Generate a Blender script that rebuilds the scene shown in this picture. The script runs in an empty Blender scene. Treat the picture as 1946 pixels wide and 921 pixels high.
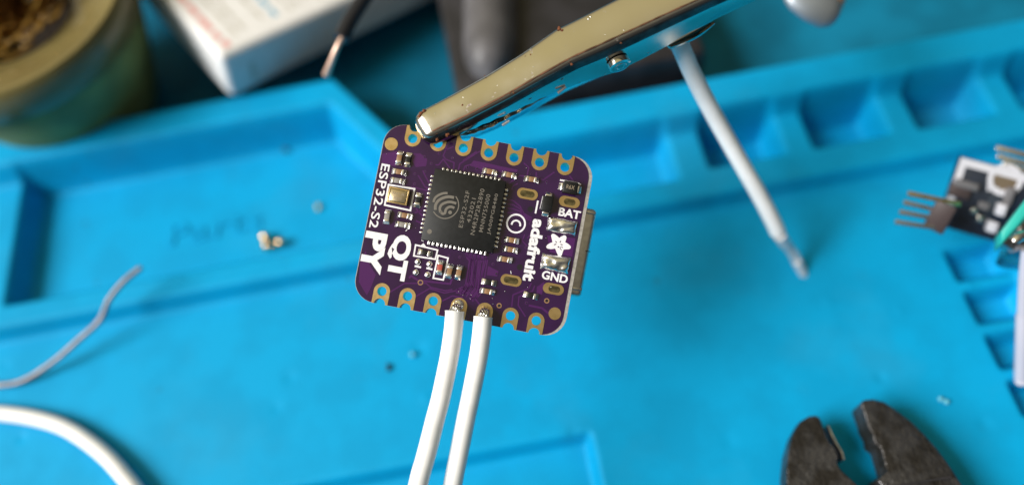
import bpy, bmesh, math, random
import numpy as np
from mathutils import Vector, Matrix, noise
random.seed(7)
# 1 Blender unit = 1 cm of the real place; all inputs below are in millimetres, MM converts.
MM = 0.1
scene = bpy.context.scene
scene.unit_settings.system = 'METRIC'
scene.unit_settings.scale_length = 0.01
COL = scene.collection

# ------------------------------------------------------------------ camera
FPX, CX, CY = 1492., 973., 460.5         # focal length and centre in photograph pixels
E1 = Vector((.98292874, .18398666, 0.)); E2 = Vector((-.16181202, .86446312, -.47594157)); E3 = Vector((-.0875669, .46781665, .8794769))
RW = Matrix((E1, E2, E3))                # camera axes -> world axes (mat axes)
CH = 94.2                                # camera height above the mat, mm
cam = bpy.data.cameras.new('camera'); camo = bpy.data.objects.new('camera', cam); COL.objects.link(camo)
cam.sensor_width = 36; cam.lens = 36 * FPX / 1946.
camo.matrix_world = Matrix.Translation((0, 0, CH * MM)) @ RW.to_4x4()
cam.clip_start = .2; cam.clip_end = 500
cam.dof.use_dof = True; cam.dof.focus_distance = 7.6
cam.dof.aperture_fstop = cam.lens * 1e-3 / (3.4 * MM)      # 3.4 mm entrance pupil
cam.dof.aperture_blades = 0
scene.camera = camo
# ------------------------------------------------------------------ world and window light
scene.view_settings.view_transform = 'Standard'; scene.view_settings.look = 'None'
scene.view_settings.exposure = 0.0; scene.view_settings.gamma = 1
w = bpy.data.worlds.new('World'); scene.world = w; w.use_nodes = True
nt = w.node_tree; nt.nodes.clear()
o_ = nt.nodes.new('ShaderNodeOutputWorld'); bg = nt.nodes.new('ShaderNodeBackground')
tc = nt.nodes.new('ShaderNodeTexCoord'); dp = nt.nodes.new('ShaderNodeVectorMath'); dp.operation = 'DOT_PRODUCT'
dp.inputs[1].default_value = Vector((-.34, .34, .88)).normalized()
mr = nt.nodes.new('ShaderNodeMapRange'); mr.inputs['From Min'].default_value = -1; mr.inputs['From Max'].default_value = 1
cr = nt.nodes.new('ShaderNodeValToRGB')
els = cr.color_ramp.elements
els[0].position = 0.0; els[0].color = (.03, .03, .035, 1)
els[1].position = 1.0; els[1].color = (.66, .56, .28, 1)
for p_, c_ in ((.45, (.05, .047, .045, 1)), (.80, (.25, .23, .18, 1)), (.925, (.56, .47, .25, 1))):
    e = els.new(p_); e.color = c_
nt.links.new(tc.outputs['Generated'], dp.inputs[0]); nt.links.new(dp.outputs['Value'], mr.inputs['Value'])
nt.links.new(mr.outputs['Result'], cr.inputs['Fac']); nt.links.new(cr.outputs['Color'], bg.inputs['Color'])
bg.inputs['Strength'].default_value = 1.0
nt.links.new(bg.outputs[0], o_.inputs[0])

def area(name, loc, target, sx, sy, power, color):
    l = bpy.data.lights.new(name, 'AREA'); l.shape = 'RECTANGLE'; l.size = sx; l.size_y = sy
    l.energy = power; l.color = color
    o = bpy.data.objects.new(name, l); COL.objects.link(o); o.location = loc
    o.rotation_euler = (Vector(target) - Vector(loc)).to_track_quat('-Z', 'Y').to_euler()
    return o
WDIR = Vector((-.74, -.14, .66)).normalized()
area('window_light', Vector((0, 4, 0)) + WDIR * 220, (0, 4, 0), 105, 110, 870000, (1.0, .985, .96))

# ------------------------------------------------------------------ geometry helpers
def ray(px, py):
    return RW @ Vector(((px - CX) / FPX, -(py - CY) / FPX, -1.))
def P(px, py, z=0.):                     # point of height z (mm) seen at a pixel of the photograph
    r = ray(px, py); t = (z - CH) / r.z
    return Vector((0, 0, CH)) + r * t
def D(px, py, depth):                    # point at a camera depth (mm)
    return Vector((0, 0, CH)) + ray(px, py) * depth

def principled(name, base=(.5,.5,.5), rough=.5, metal=0., spec=.5, coat=0., trans=0., ior=1.45, sub=0.):
    m = bpy.data.materials.new(name); m.use_nodes = True
    b = m.node_tree.nodes['Principled BSDF']
    b.inputs['Base Color'].default_value = (*base, 1); b.inputs['Roughness'].default_value = rough
    b.inputs['Metallic'].default_value = metal; b.inputs['Specular IOR Level'].default_value = spec
    b.inputs['Coat Weight'].default_value = coat; b.inputs['Coat Roughness'].default_value = .08
    b.inputs['Transmission Weight'].default_value = trans; b.inputs['IOR'].default_value = ior
    if sub:
        b.inputs['Subsurface Weight'].default_value = sub; b.inputs['Subsurface Radius'].default_value = (.05, .05, .05)
        b.inputs['Subsurface Scale'].default_value = 1
    return m
def noisy(m, scale=8., amount=.25, bump=.1, bdist=.01, rough_amt=0., detail=4., dark=None, lo=.4, hi=.6):
    """colour mottling, fine relief and uneven gloss in object space"""
    n = m.node_tree; b = n.nodes['Principled BSDF']
    t = n.nodes.new('ShaderNodeTexCoord'); nz = n.nodes.new('ShaderNodeTexNoise')
    nz.inputs['Scale'].default_value = scale; nz.inputs['Detail'].default_value = detail
    n.links.new(t.outputs['Object'], nz.inputs['Vector'])
    base = b.inputs['Base Color'].default_value[:]
    r = n.nodes.new('ShaderNodeMapRange'); r.inputs['From Min'].default_value = lo; r.inputs['From Max'].default_value = hi
    n.links.new(nz.outputs['Fac'], r.inputs['Value'])
    mx = n.nodes.new('ShaderNodeMix'); mx.data_type = 'RGBA'
    mx.inputs[6].default_value = (*[c * (1 - amount) for c in base[:3]], 1) if dark is None else (*dark, 1)
    mx.inputs[7].default_value = base
    n.links.new(r.outputs['Result'], mx.inputs[0]); n.links.new(mx.outputs[2], b.inputs['Base Color'])
    if rough_amt:
        r2 = n.nodes.new('ShaderNodeMapRange'); r0 = b.inputs['Roughness'].default_value
        r2.inputs['From Min'].default_value = .3; r2.inputs['From Max'].default_value = .7
        r2.inputs['To Min'].default_value = r0 + rough_amt; r2.inputs['To Max'].default_value = max(.02, r0 - rough_amt)
        n.links.new(nz.outputs['Fac'], r2.inputs['Value']); n.links.new(r2.outputs['Result'], b.inputs['Roughness'])
    if bump:
        n2 = n.nodes.new('ShaderNodeTexNoise'); n2.inputs['Scale'].default_value = scale * 3; n2.inputs['Detail'].default_value = 5
        n.links.new(t.outputs['Object'], n2.inputs['Vector'])
        bp = n.nodes.new('ShaderNodeBump'); bp.inputs['Strength'].default_value = bump; bp.inputs['Distance'].default_value = bdist
        n.links.new(n2.outputs['Fac'], bp.inputs['Height']); n.links.new(bp.outputs[0], b.inputs['Normal'])
    return m

M = {}
M['mat'] = noisy(principled('blue_silicone', (.001, .312, .61), .55, spec=.15), 1.6, .10, .12, .006, .06)
M['table'] = noisy(principled('dull_blue_table', (.004, .17, .30), .6, spec=.15), 1.2, .3)  # even blue, duller and darker than the mat
M['mask'] = noisy(principled('purple_solder_mask', (.027, .0045, .047), .16, spec=.5, coat=.6), 3.0, .25, .05, .002)
M['pour'] = principled('purple_over_copper', (.068, .011, .100), .16, metal=.15, coat=.6)
M['fr4'] = noisy(principled('board_edge', (.36, .34, .31), .7), 30, .25, .3, .003)
M['gold'] = noisy(principled('gold_plating', (.80, .58, .28), .30, metal=1), 12, .12, .04, .001, .08)
M['solder'] = noisy(principled('solder', (.95, .94, .92), .25, metal=1), 22, .10, .25, .003, .08)
M['tin'] = noisy(principled('tinned_copper', (.78, .77, .75), .25, metal=1), 25, .15, .1, .002, .05)
M['chip'] = noisy(principled('black_epoxy', (.011, .0115, .012), .42, spec=.4), 20, .3, .12, .0012)
M['print_grey'] = principled('laser_marking', (.155, .138, .115), .6)
M['silk'] = noisy(principled('white_silkscreen', (.80, .79, .82), .5), 25, .10, .1, .001)
M['cap'] = noisy(principled('tan_ceramic', (.30, .17, .085), .4), 40, .2, .05, .001)
M['capgrey'] = principled('grey_ceramic', (.26, .24, .22), .4)
M['res'] = principled('black_resistor', (.012, .012, .012), .3)
M['led'] = principled('red_led', (.40, .08, .06), .35)
M['steel'] = noisy(principled('bright_steel', (.62, .60, .57), .22, metal=1), 14, .18, .06, .002, .1)
M['usb'] = noisy(principled('brushed_shell', (.74, .70, .62), .36, metal=1), 20, .15, .2, .002)
M['hole'] = principled('dark_via', (.006, .003, .008), .5)
M['slotmetal'] = noisy(principled('aged_slot_solder', (.30, .26, .15), .28, metal=1), 18, .5, .4, .004)
M['wire'] = noisy(principled('white_insulation', (.86, .86, .86), .40, spec=.4, sub=.15), 6, .06, .12, .006, .08)
M['greywire'] = noisy(principled('tin_grey_wire', (.24, .22, .23), .45, metal=.6), 8, .2, .1)
M['wool'] = noisy(principled('brass_wool', (.92, .66, .36), .18, metal=1), 10, .4, .1)
M['jar'] = noisy(principled('olive_plastic', (.19, .15, .055), .30, spec=.45, coat=.2), 1.5, .22, .05)
M['jar_body'] = noisy(principled('green_plastic', (.22, .27, .09), .6), 1.2, .35, .05)
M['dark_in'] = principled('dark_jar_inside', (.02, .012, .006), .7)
M['card'] = noisy(principled('white_card', (.78, .77, .76), .5), 5, .06, .05)
M['pr_red'] = principled('red_print', (.75, .36, .34), .5)
M['pr_blue'] = principled('blue_print', (.22, .45, .62), .5)
M['pr_grey'] = principled('grey_print', (.55, .53, .48), .5)
M['charcoal'] = noisy(principled('charcoal_plastic', (.022, .021, .026), .5), 2.5, .45, .15, .01)
M['greyplastic'] = noisy(principled('grey_plastic', (.14, .135, .145), .45), 2.0, .3, .1, .01)
M['blackwire'] = principled('black_insulation', (.012, .013, .018), .4)
M['copper'] = principled('bare_copper', (.72, .50, .40), .4, metal=.8)
M['cutter'] = noisy(principled('gunmetal', (.070, .069, .073), .38, metal=.6), 5.0, .55, .8, .03, .14, dark=(.030, .027, .024))
M['edge'] = noisy(principled('ground_edge', (.85, .83, .86), .28, metal=1), 9, .4, .5, .01)
M['pcb_black'] = noisy(principled('black_solder_mask', (.006, .012, .026), .3, coat=.2), 5, .3)
M['teal'] = principled('teal_plastic', (.025, .42, .36), .4)
M['lavender'] = principled('pale_plastic_shaft', (.42, .43, .52), .4)
M['headerplastic'] = principled('header_plastic', (.045, .03, .03), .5)
M['satin'] = principled('satin_metal', (.36, .40, .45), .45, metal=.5)
M['dull_tin'] = noisy(principled('dull_tinned_wire', (.80, .79, .80), .32, metal=.35), 15, .3, .2, .004)
M['dim_silk'] = principled('greyed_silkscreen', (.50, .50, .55), .5)
M['crumb'] = principled('pale_crumb', (.14, .52, .66), .4)
M['amber'] = principled('flux_crumb', (.50, .42, .08), .5)

def grime(m):
    n = m.node_tree; b = n.nodes['Principled BSDF']; src = b.inputs['Base Color'].links[0].from_socket
    t = n.nodes.new('ShaderNodeTexCoord'); nz = n.nodes.new('ShaderNodeTexNoise'); nz.inputs['Scale'].default_value = .55; nz.inputs['Detail'].default_value = 7; nz.inputs['Roughness'].default_value = .6
    n.links.new(t.outputs['Object'], nz.inputs['Vector'])
    r = n.nodes.new('ShaderNodeMapRange'); r.inputs['From Min'].default_value = .52; r.inputs['From Max'].default_value = .72; r.inputs['To Max'].default_value = .30
    n.links.new(nz.outputs['Fac'], r.inputs['Value'])
    mx = n.nodes.new('ShaderNodeMix'); mx.data_type = 'RGBA'; mx.inputs[7].default_value = (.03, .25, .42, 1)
    n.links.new(r.outputs['Result'], mx.inputs[0]); n.links.new(src, mx.inputs[6])
    # small burn freckles
    v = n.nodes.new('ShaderNodeTexVoronoi'); v.inputs['Scale'].default_value = 1.5; n.links.new(t.outputs['Object'], v.inputs['Vector'])
    r3 = n.nodes.new('ShaderNodeMapRange'); r3.inputs['From Min'].default_value = .035; r3.inputs['From Max'].default_value = .075; r3.inputs['To Min'].default_value = .45; r3.inputs['To Max'].default_value = 0
    n.links.new(v.outputs['Distance'], r3.inputs['Value'])
    mx2 = n.nodes.new('ShaderNodeMix'); mx2.data_type = 'RGBA'; mx2.inputs[7].default_value = (.02, .12, .18, 1)
    n.links.new(r3.outputs['Result'], mx2.inputs[0]); n.links.new(mx.outputs[2], mx2.inputs[6]); n.links.new(mx2.outputs[2], b.inputs['Base Color'])
grime(M['mat'])
def D0(px, py, depth): return (Vector((0, 0, CH)) + ray(px, py) * depth) * MM
# the clip's nickel: bright plating with rust freckles and worn copper-brown edges
m = principled('worn_nickel', (.66, .63, .57), .16, metal=1)
n = m.node_tree; b = n.nodes['Principled BSDF']
t = n.nodes.new('ShaderNodeTexCoord')
n1 = n.nodes.new('ShaderNodeTexNoise'); n1.inputs['Scale'].default_value = 7.; n1.inputs['Detail'].default_value = 8; n1.inputs['Roughness'].default_value = .65
n.links.new(t.outputs['Object'], n1.inputs['Vector'])
r1 = n.nodes.new('ShaderNodeMapRange'); r1.inputs['From Min'].default_value = .655; r1.inputs['From Max'].default_value = .70
n.links.new(n1.outputs['Fac'], r1.inputs['Value'])
n2 = n.nodes.new('ShaderNodeTexNoise'); n2.inputs['Scale'].default_value = 2.6; n2.inputs['Detail'].default_value = 6
n.links.new(t.outputs['Object'], n2.inputs['Vector'])
r2 = n.nodes.new('ShaderNodeMapRange'); r2.inputs['From Min'].default_value = .35; r2.inputs['From Max'].default_value = .65
r2.inputs['To Min'].default_value = .12; r2.inputs['To Max'].default_value = .21
n.links.new(n2.outputs['Fac'], r2.inputs['Value'])
mx = n.nodes.new('ShaderNodeMix'); mx.data_type = 'RGBA'; mx.inputs[6].default_value = (.66, .63, .57, 1); mx.inputs[7].default_value = (.10, .035, .015, 1)
n.links.new(r1.outputs['Result'], mx.inputs[0]); n.links.new(mx.outputs[2], b.inputs['Base Color'])
inv = n.nodes.new('ShaderNodeMath'); inv.operation = 'SUBTRACT'; inv.inputs[0].default_value = 1
n.links.new(r1.outputs['Result'], inv.inputs[1]); n.links.new(inv.outputs[0], b.inputs['Metallic'])
ad = n.nodes.new('ShaderNodeMath'); ad.operation = 'MULTIPLY_ADD'; ad.inputs[1].default_value = .5
n.links.new(r1.outputs['Result'], ad.inputs[0]); n.links.new(r2.outputs['Result'], ad.inputs[2]); n.links.new(ad.outputs[0], b.inputs['Roughness'])
bp = n.nodes.new('ShaderNodeBump'); bp.inputs['Strength'].default_value = .10; bp.inputs['Distance'].default_value = .004
n3 = n.nodes.new('ShaderNodeTexNoise'); n3.inputs['Scale'].default_value = 30; n3.inputs['Detail'].default_value = 4
axw = (D0(1290, -20, 72) - D0(830, 230, 75)).normalized(); m1 = n.nodes.new('ShaderNodeMapping'); m1.inputs['Rotation'].default_value = axw.rotation_difference(Vector((1, 0, 0))).to_euler()
m2 = n.nodes.new('ShaderNodeMapping'); m2.inputs['Scale'].default_value = (.06, 1.6, 1.6)
n.links.new(t.outputs['Object'], m1.inputs['Vector']); n.links.new(m1.outputs[0], m2.inputs['Vector']); n.links.new(m2.outputs[0], n3.inputs['Vector']); n.links.new(n3.outputs['Fac'], bp.inputs['Height']); n.links.new(bp.outputs[0], b.inputs['Normal'])
M['nickel'] = m
M['dark_bend'] = noisy(principled('tarnish_reflection_bend', (.10, .085, .08), .34, metal=.9), 5, .5, .2, .003, .1)  # tarnish, plus the bend's dark horizon reflection painted into the metal colour
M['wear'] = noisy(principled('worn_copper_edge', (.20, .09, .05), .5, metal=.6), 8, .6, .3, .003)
M['rust'] = noisy(principled('rust', (.20, .06, .018), .8), 60, .6, .6, .003)

class MB:
    """mesh builder, coordinates in mm"""
    def __init__(s): s.v = []; s.f = []; s.mi = []
    def add(s, vs, fs, mi=0):
        k = len(s.v); s.v += [tuple(v) for v in vs]; s.f += [tuple(i + k for i in f) for f in fs]; s.mi += [mi] * len(fs)
    def box(s, c, d, mi=0, rot=0., taper=1.):
        cx, cy, cz = c; hx, hy, hz = d[0] / 2, d[1] / 2, d[2] / 2
        vs = []
        for z, k in ((-hz, 1), (hz, taper)):
            for x, y in ((-hx, -hy), (hx, -hy), (hx, hy), (-hx, hy)):
                x *= k; y *= k
                vs.append((cx + x * math.cos(rot) - y * math.sin(rot), cy + x * math.sin(rot) + y * math.cos(rot), cz + z))
        s.add(vs, [(3, 2, 1, 0), (4, 5, 6, 7), (0, 1, 5, 4), (1, 2, 6, 5), (2, 3, 7, 6), (3, 0, 4, 7)], mi)
    def hexa(s, p, mi=0):     # 8 points: bottom ring, top ring
        s.add(p, [(3, 2, 1, 0), (4, 5, 6, 7), (0, 1, 5, 4), (1, 2, 6, 5), (2, 3, 7, 6), (3, 0, 4, 7)], mi)
    def ring_loft(s, rings, mi=0, cap=True, closed=True):
        n_ = len(rings[0]); vs = [p for r in rings for p in r]; fs = []
        for i in range(len(rings) - 1):
            for j in range(n_ if closed else n_ - 1):
                a = i * n_ + j; b_ = i * n_ + (j + 1) % n_
                fs.append((a, b_, b_ + n_, a + n_))
        if cap:
            fs.append(tuple(range(n_ - 1, -1, -1))); fs.append(tuple((len(rings) - 1) * n_ + j for j in range(n_)))
        s.add(vs, fs, mi)
    def tube(s, pts, r, seg=16, mi=0, smooth=4, cap=True, wob=0.):
        pts = [Vector(p) for p in pts]; n0 = len(pts)
        rr = list(r) if isinstance(r, (list, tuple)) else [r] * n0
        P_ = []; R_ = []
        if smooth > 1 and n0 > 2:
            for i in range(n0 - 1):
                p0 = pts[max(i - 1, 0)]; p1 = pts[i]; p2 = pts[i + 1]; p3 = pts[min(i + 2, n0 - 1)]
                for k in range(smooth):
                    u = k / smooth
                    P_.append(.5 * ((2 * p1) + (p2 - p0) * u + (2 * p0 - 5 * p1 + 4 * p2 - p3) * u * u + (3 * p1 - p0 - 3 * p2 + p3) * u ** 3))
                    R_.append(rr[i] * (1 - u) + rr[i + 1] * u)
            P_.append(pts[-1]); R_.append(rr[-1])
        else: P_, R_ = pts, rr
        tg = [(P_[min(i + 1, len(P_) - 1)] - P_[max(i - 1, 0)]).normalized() for i in range(len(P_))]
        up = Vector((0, 0, 1)) if abs(tg[0].z) < .9 else Vector((1, 0, 0))
        nrm = (up - tg[0] * up.dot(tg[0])).normalized(); rings = []
        for i, p in enumerate(P_):
            nrm = (nrm - tg[i] * nrm.dot(tg[i])).normalized(); bi = tg[i].cross(nrm)
            ra = R_[i] * (1 + wob * (random.random() - .5))
            rings.append([p + (nrm * math.cos(2 * math.pi * j / seg) + bi * math.sin(2 * math.pi * j / seg)) * ra for j in range(seg)])
        s.ring_loft(rings, mi, cap)
    def lathe(s, prof, c=(0, 0, 0), seg=48, mi=0, cap=False):
        rings = [[(c[0] + r * math.cos(2 * math.pi * j / seg), c[1] + r * math.sin(2 * math.pi * j / seg), c[2] + z) for j in range(seg)] for r, z in prof]
        s.ring_loft(rings, mi, cap)
    def ribbon(s, pts, wd, z0, z1, closed=False, mi=0):
        n_ = len(pts); L_ = []; R_ = []
        for i in range(n_):
            a = Vector(pts[(i - 1) % n_] if (closed or i > 0) else pts[i]).to_2d(); c = Vector(pts[i]).to_2d()
            e = Vector(pts[(i + 1) % n_] if (closed or i < n_ - 1) else pts[i]).to_2d()
            d1 = (c - a).normalized() if (c - a).length > 1e-9 else None; d2 = (e - c).normalized() if (e - c).length > 1e-9 else None
            d1 = d1 or d2; d2 = d2 or d1
            n1_ = Vector((-d1.y, d1.x)); n2_ = Vector((-d2.y, d2.x)); nn = (n1_ + n2_)
            nn = nn.normalized() if nn.length > 1e-6 else n1_
            k = 1 / max(.5, nn.dot(n1_))
            L_.append(c + nn * wd / 2 * k); R_.append(c - nn * wd / 2 * k)
        vs = []; fs = []
        for l_, r_ in zip(L_, R_):
            vs += [(l_.x, l_.y, z1), (r_.x, r_.y, z1), (r_.x, r_.y, z0), (l_.x, l_.y, z0)]
        for i in range(n_ if closed else n_ - 1):
            a = i * 4; b_ = ((i + 1) % n_) * 4
            for j in range(4): fs.append((a + j, b_ + j, b_ + (j + 1) % 4, a + (j + 1) % 4))
        if not closed: fs += [(3, 2, 1, 0), ((n_ - 1) * 4, (n_ - 1) * 4 + 1, (n_ - 1) * 4 + 2, (n_ - 1) * 4 + 3)]
        s.add(vs, fs, mi)
    def mesh(s, name, mats, smooth=False, bevel=0., bseg=2):
        me = bpy.data.meshes.new(name)
        me.from_pydata([(x * MM, y * MM, z * MM) for x, y, z in s.v], [], s.f)
        for m_ in (mats if isinstance(mats, (list, tuple)) else [mats]): me.materials.append(m_)
        me.polygons.foreach_set('material_index', s.mi)
        bm = bmesh.new(); bm.from_mesh(me); bmesh.ops.recalc_face_normals(bm, faces=bm.faces)
        if bevel:
            ed = [e for e in bm.edges if e.is_manifold and e.calc_face_angle(0) > .5]
            bmesh.ops.bevel(bm, geom=ed, offset=bevel * MM, segments=bseg, affect='EDGES', profile=.5, clamp_overlap=True)
        bm.to_mesh(me); bm.free()
        if smooth or bevel:
            me.polygons.foreach_set('use_smooth', [True] * len(me.polygons))
            try: me.set_sharp_from_angle(angle=math.radians(50))
            except Exception: pass
        me.update(); return me
    def build(s, name, mats, parent=None, smooth=False, bevel=0., bseg=2, loc=(0, 0, 0), rz=0.):
        return link(name, s.mesh(name, mats, smooth, bevel, bseg), parent, loc, rz)

def link(name, me, parent=None, loc=(0, 0, 0), rz=0.):
    o = bpy.data.objects.new(name, me); COL.objects.link(o)
    if parent: o.parent = parent
    o.location = Vector(loc) * MM; o.rotation_euler = (0, 0, rz)
    return o
def empty(name, loc=(0, 0, 0)):
    o = bpy.data.objects.new(name, None); COL.objects.link(o); o.location = Vector(loc) * MM; o.empty_display_size = .3
    return o
def tag(o, label=None, cat=None, group=None, kind=None):
    if label: o['label'] = label
    if cat: o['category'] = cat
    if group: o['group'] = group
    if kind: o['kind'] = kind
    return o
def world_child(o, root):               # parts modelled in world mm under a root that stands elsewhere
    o.parent = root; o.matrix_parent_inverse = Matrix.Translation(root.location).inverted(); return o

def shape2d(name, polys, z0, z1, mats, res=1):
    """flat plate with holes: first poly the outline, the others holes (mm)"""
    cu = bpy.data.curves.new(name, 'CURVE'); cu.dimensions = '2D'; cu.fill_mode = 'BOTH'
    for poly in polys:
        sp = cu.splines.new('POLY'); sp.points.add(len(poly) - 1)
        for p_, q in zip(sp.points, poly): p_.co = (q[0] * MM, q[1] * MM, 0, 1)
        sp.use_cyclic_u = True
    cu.extrude = (z1 - z0) / 2 * MM
    o = bpy.data.objects.new(name, cu); COL.objects.link(o)
    dg = bpy.context.evaluated_depsgraph_get()
    me = bpy.data.meshes.new_from_object(o.evaluated_get(dg)); bpy.data.objects.remove(o); bpy.data.curves.remove(cu)
    me.transform(Matrix.Translation((0, 0, (z0 + z1) / 2 * MM)))
    bm = bmesh.new(); bm.from_mesh(me); bmesh.ops.remove_doubles(bm, verts=bm.verts, dist=1e-6)
    bmesh.ops.recalc_face_normals(bm, faces=bm.faces); bm.to_mesh(me); bm.free()
    me.materials.clear()
    for m_ in (mats if isinstance(mats, (list, tuple)) else [mats]): me.materials.append(m_)
    return me
def text_mesh(body, wd, ht, mat, thick=.03, bold=0., space=1.):
    """lettering fitted to wd x ht mm, centred, lying in xy"""
    cu = bpy.data.curves.new('text', 'FONT'); cu.body = body; cu.extrude = .01; cu.offset = bold; cu.resolution_u = 4
    cu.space_character = space
    o = bpy.data.objects.new('text', cu); COL.objects.link(o)
    dg = bpy.context.evaluated_depsgraph_get()
    me = bpy.data.meshes.new_from_object(o.evaluated_get(dg)); bpy.data.objects.remove(o); bpy.data.curves.remove(cu)
    xs = [v.co.x for v in me.vertices]; ys = [v.co.y for v in me.vertices]
    sx = wd / (max(xs) - min(xs)); sy = ht / (max(ys) - min(ys)); mx_ = (max(xs) + min(xs)) / 2; my_ = (max(ys) + min(ys)) / 2
    for v in me.vertices:
        v.co = Vector(((v.co.x - mx_) * sx * MM, (v.co.y - my_) * sy * MM, (v.co.z + .01) / .02 * thick * MM))
    me.materials.clear(); me.materials.append(mat)
    return me
def arc(cx, cy, r, a0, a1, n_):
    return [(cx + r * math.cos(math.radians(a0 + (a1 - a0) * i / n_)), cy + r * math.sin(math.radians(a0 + (a1 - a0) * i / n_))) for i in range(n_ + 1)]

# ------------------------------------------------------------------ table and mat
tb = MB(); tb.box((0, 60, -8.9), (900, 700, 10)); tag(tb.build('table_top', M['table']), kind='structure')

def smooth01(t): t = np.clip(t, 0, 1); return t * t * (3 - 2 * t)
def mat_height(x, y):
    sd_rect = lambda x0, x1, y0, y1: np.minimum(np.minimum(x - x0, x1 - x), np.minimum(y - y0, y1 - y))
    lerp = lambda h, lv, t: h * (1 - t) + lv * t
    diag = .83 * x + .558 * y
    s_in = np.maximum(np.minimum(y - 62.7, diag - 23.8), y - 75.8)
    s_out = np.maximum(np.minimum(y - 68.2, diag - 27.4), y - 80.8)
    h = np.zeros_like(x)
    h = lerp(h, 2.6, smooth01((y - 50.4) / .7))
    tray = np.minimum(sd_rect(-69.3, 24, 54.4, 200), 100)
    h = lerp(h, -1.2, smooth01(tray / 1.1))
    h = lerp(h, -1.0, smooth01(sd_rect(-110, -73, 54.4, 70) / 1.1))
    for x0 in (28.4, 42.9, 57.4, 71.9, 86.4):
        h = lerp(h, -2.9, smooth01(sd_rect(x0, x0 + 10.7, 55.3, 200) / 1.1))
    h = lerp(h, 6.0, smooth01((s_in + 1.5) / 1.6))
    h = lerp(h, -5.0, smooth01((s_out + .4) / 1.6))
    h = lerp(h, -2.3, smooth01(sd_rect(-78, 5.2, -40, 23.8) / .9))
    h = lerp(h, 3.0, smooth01((np.minimum(x - 61.3 , 44 - y)) / 1.6))
    for k in range(8):
        y1 = 38.2 - 5.85 * k
        h = lerp(h, -3.0, smooth01(sd_rect(54.4, 61.8, y1 - 4.6, y1) / 1.0))
    return h
XN, YN = 860, 590
xs = np.linspace(-112, 112, XN); ys = np.linspace(-30, 124, YN)
X, Y = np.meshgrid(xs, ys); Z = mat_height(X, Y)
kern = np.array([1, 4, 6, 4, 1]) / 16.
for _ in range(1):
    Z = sum(k * np.roll(Z, s_, 0) for k, s_ in zip(kern, (-2, -1, 0, 1, 2))); Z = sum(k * np.roll(Z, s_, 1) for k, s_ in zip(kern, (-2, -1, 0, 1, 2)))
rng = np.random.default_rng(3)
for _ in range(26):     # worn specks and nicks in the silicone
    a, c = rng.uniform(-70, 60), rng.uniform(8, 48); r0 = rng.uniform(.35, .9); amp = rng.uniform(-.16, .12)
    Z += amp * np.exp(-((X - a) ** 2 + (Y - c) ** 2) / r0 ** 2)
co = np.stack([X, Y, Z], -1).reshape(-1, 3) * MM
idx = np.arange(XN * YN).reshape(YN, XN)
faces = np.stack([idx[:-1, :-1], idx[:-1, 1:], idx[1:, 1:], idx[1:, :-1]], -1).reshape(-1, 4)
me = bpy.data.meshes.new('repair_mat')
me.vertices.add(len(co)); me.vertices.foreach_set('co', co.ravel())
me.loops.add(faces.size); me.loops.foreach_set('vertex_index', faces.ravel().astype(np.int32))
me.polygons.add(len(faces)); me.polygons.foreach_set('loop_start', np.arange(0, faces.size, 4, dtype=np.int32))
me.polygons.foreach_set('use_smooth', np.ones(len(faces), bool)); me.update(calc_edges=True); me.validate()
me.materials.append(M['mat'])
matroot = empty('repair_mat', (0, 50, -3))
tag(matroot, 'bright blue silicone repair mat with moulded trays and small pockets, lying under everything', 'mat')
surf = bpy.data.objects.new('mat_surface', me); COL.objects.link(surf); world_child(surf, matroot)
q = MB(); q.box((0, 16, -3.62), (223.8, 91.8, .5)); world_child(q.build('mat_underside', M['mat']), matroot)
lt = text_mesh('Parts', 13.5, 3.6, M['mat'], .26, .012, 1.15)
pc = P(410, 432, -1.2); lo = link('embossed_lettering', lt, None, (pc.x, pc.y, -1.22)); world_child(lo, matroot)

# ------------------------------------------------------------------ circuit board
BR = Matrix(((.98242786, .1866297, -.00220257), (-.18592905, .97963427, .0758095), (.01630602, -.07406784, .99711989)))
BT = Vector((-3.713, 1.3237, -76.615))
board = empty('circuit_board')
BM = Matrix.Translation((Vector((0, 0, CH)) + RW @ BT) * MM) @ (RW @ BR).to_4x4()
board.matrix_world = BM
tag(board, 'small purple microcontroller board with a black square chip, gripped by the alligator clip', 'circuit board')
BRi = BR.transposed()
def L(px, py):                          # pixel -> board plane, mm
    d = Vector(((px - CX) / FPX, -(py - CY) / FPX, -1.)); nn = BR.col[2]; t_ = nn.dot(BT) / nn.dot(d)
    r = BRi @ (d * t_ - BT); return (r.x, r.y)
def L1(x, y): return L(660 + x / 4.604, 220 + y / 4.604)
def L2(x, y): return L(660 + x / 4.604, 400 + y / 4.604)
def L3(x, y): return L(880 + x / 4.604, 240 + y / 4.604)
def L4(x, y): return L(880 + x / 4.004, 420 + y / 4.004)
def L8(x, y): return L(800 + x / 5.117, 310 + y / 5.117)
PADX = [(i - 3) * 2.54 for i in range(7)]
def outline(x0, x1, yh, r, notch=True):
    pts = []
    pts += arc(x0 + r, -yh + r, r, 180, 270, 8)
    if notch:
        for x in PADX:
            a = arc(x, -yh - .02, .56, 180, 0, 10); pts += a
    pts += arc(x1 - r, -yh + r, r, 270, 360, 8)
    pts += arc(x1 - r, yh - r, r, 0, 90, 8)
    if notch:
        for x in reversed(PADX): pts += arc(x, yh + .02, .56, 0, -180, 10)
    pts += arc(x0 + r, yh - r, r, 90, 180, 8)
    return pts
circle = lambda cx, cy, r, n_=24: arc(cx, cy, r, 0, 360 - 360 / n_, n_ - 1)
holes = [circle(x, y, .50) for x in PADX for y in (7.62, -7.62)]
slots = []
SL = [L3(563, 592), L3(930, 662), L4(365, 450), L4(687, 515)]
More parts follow.
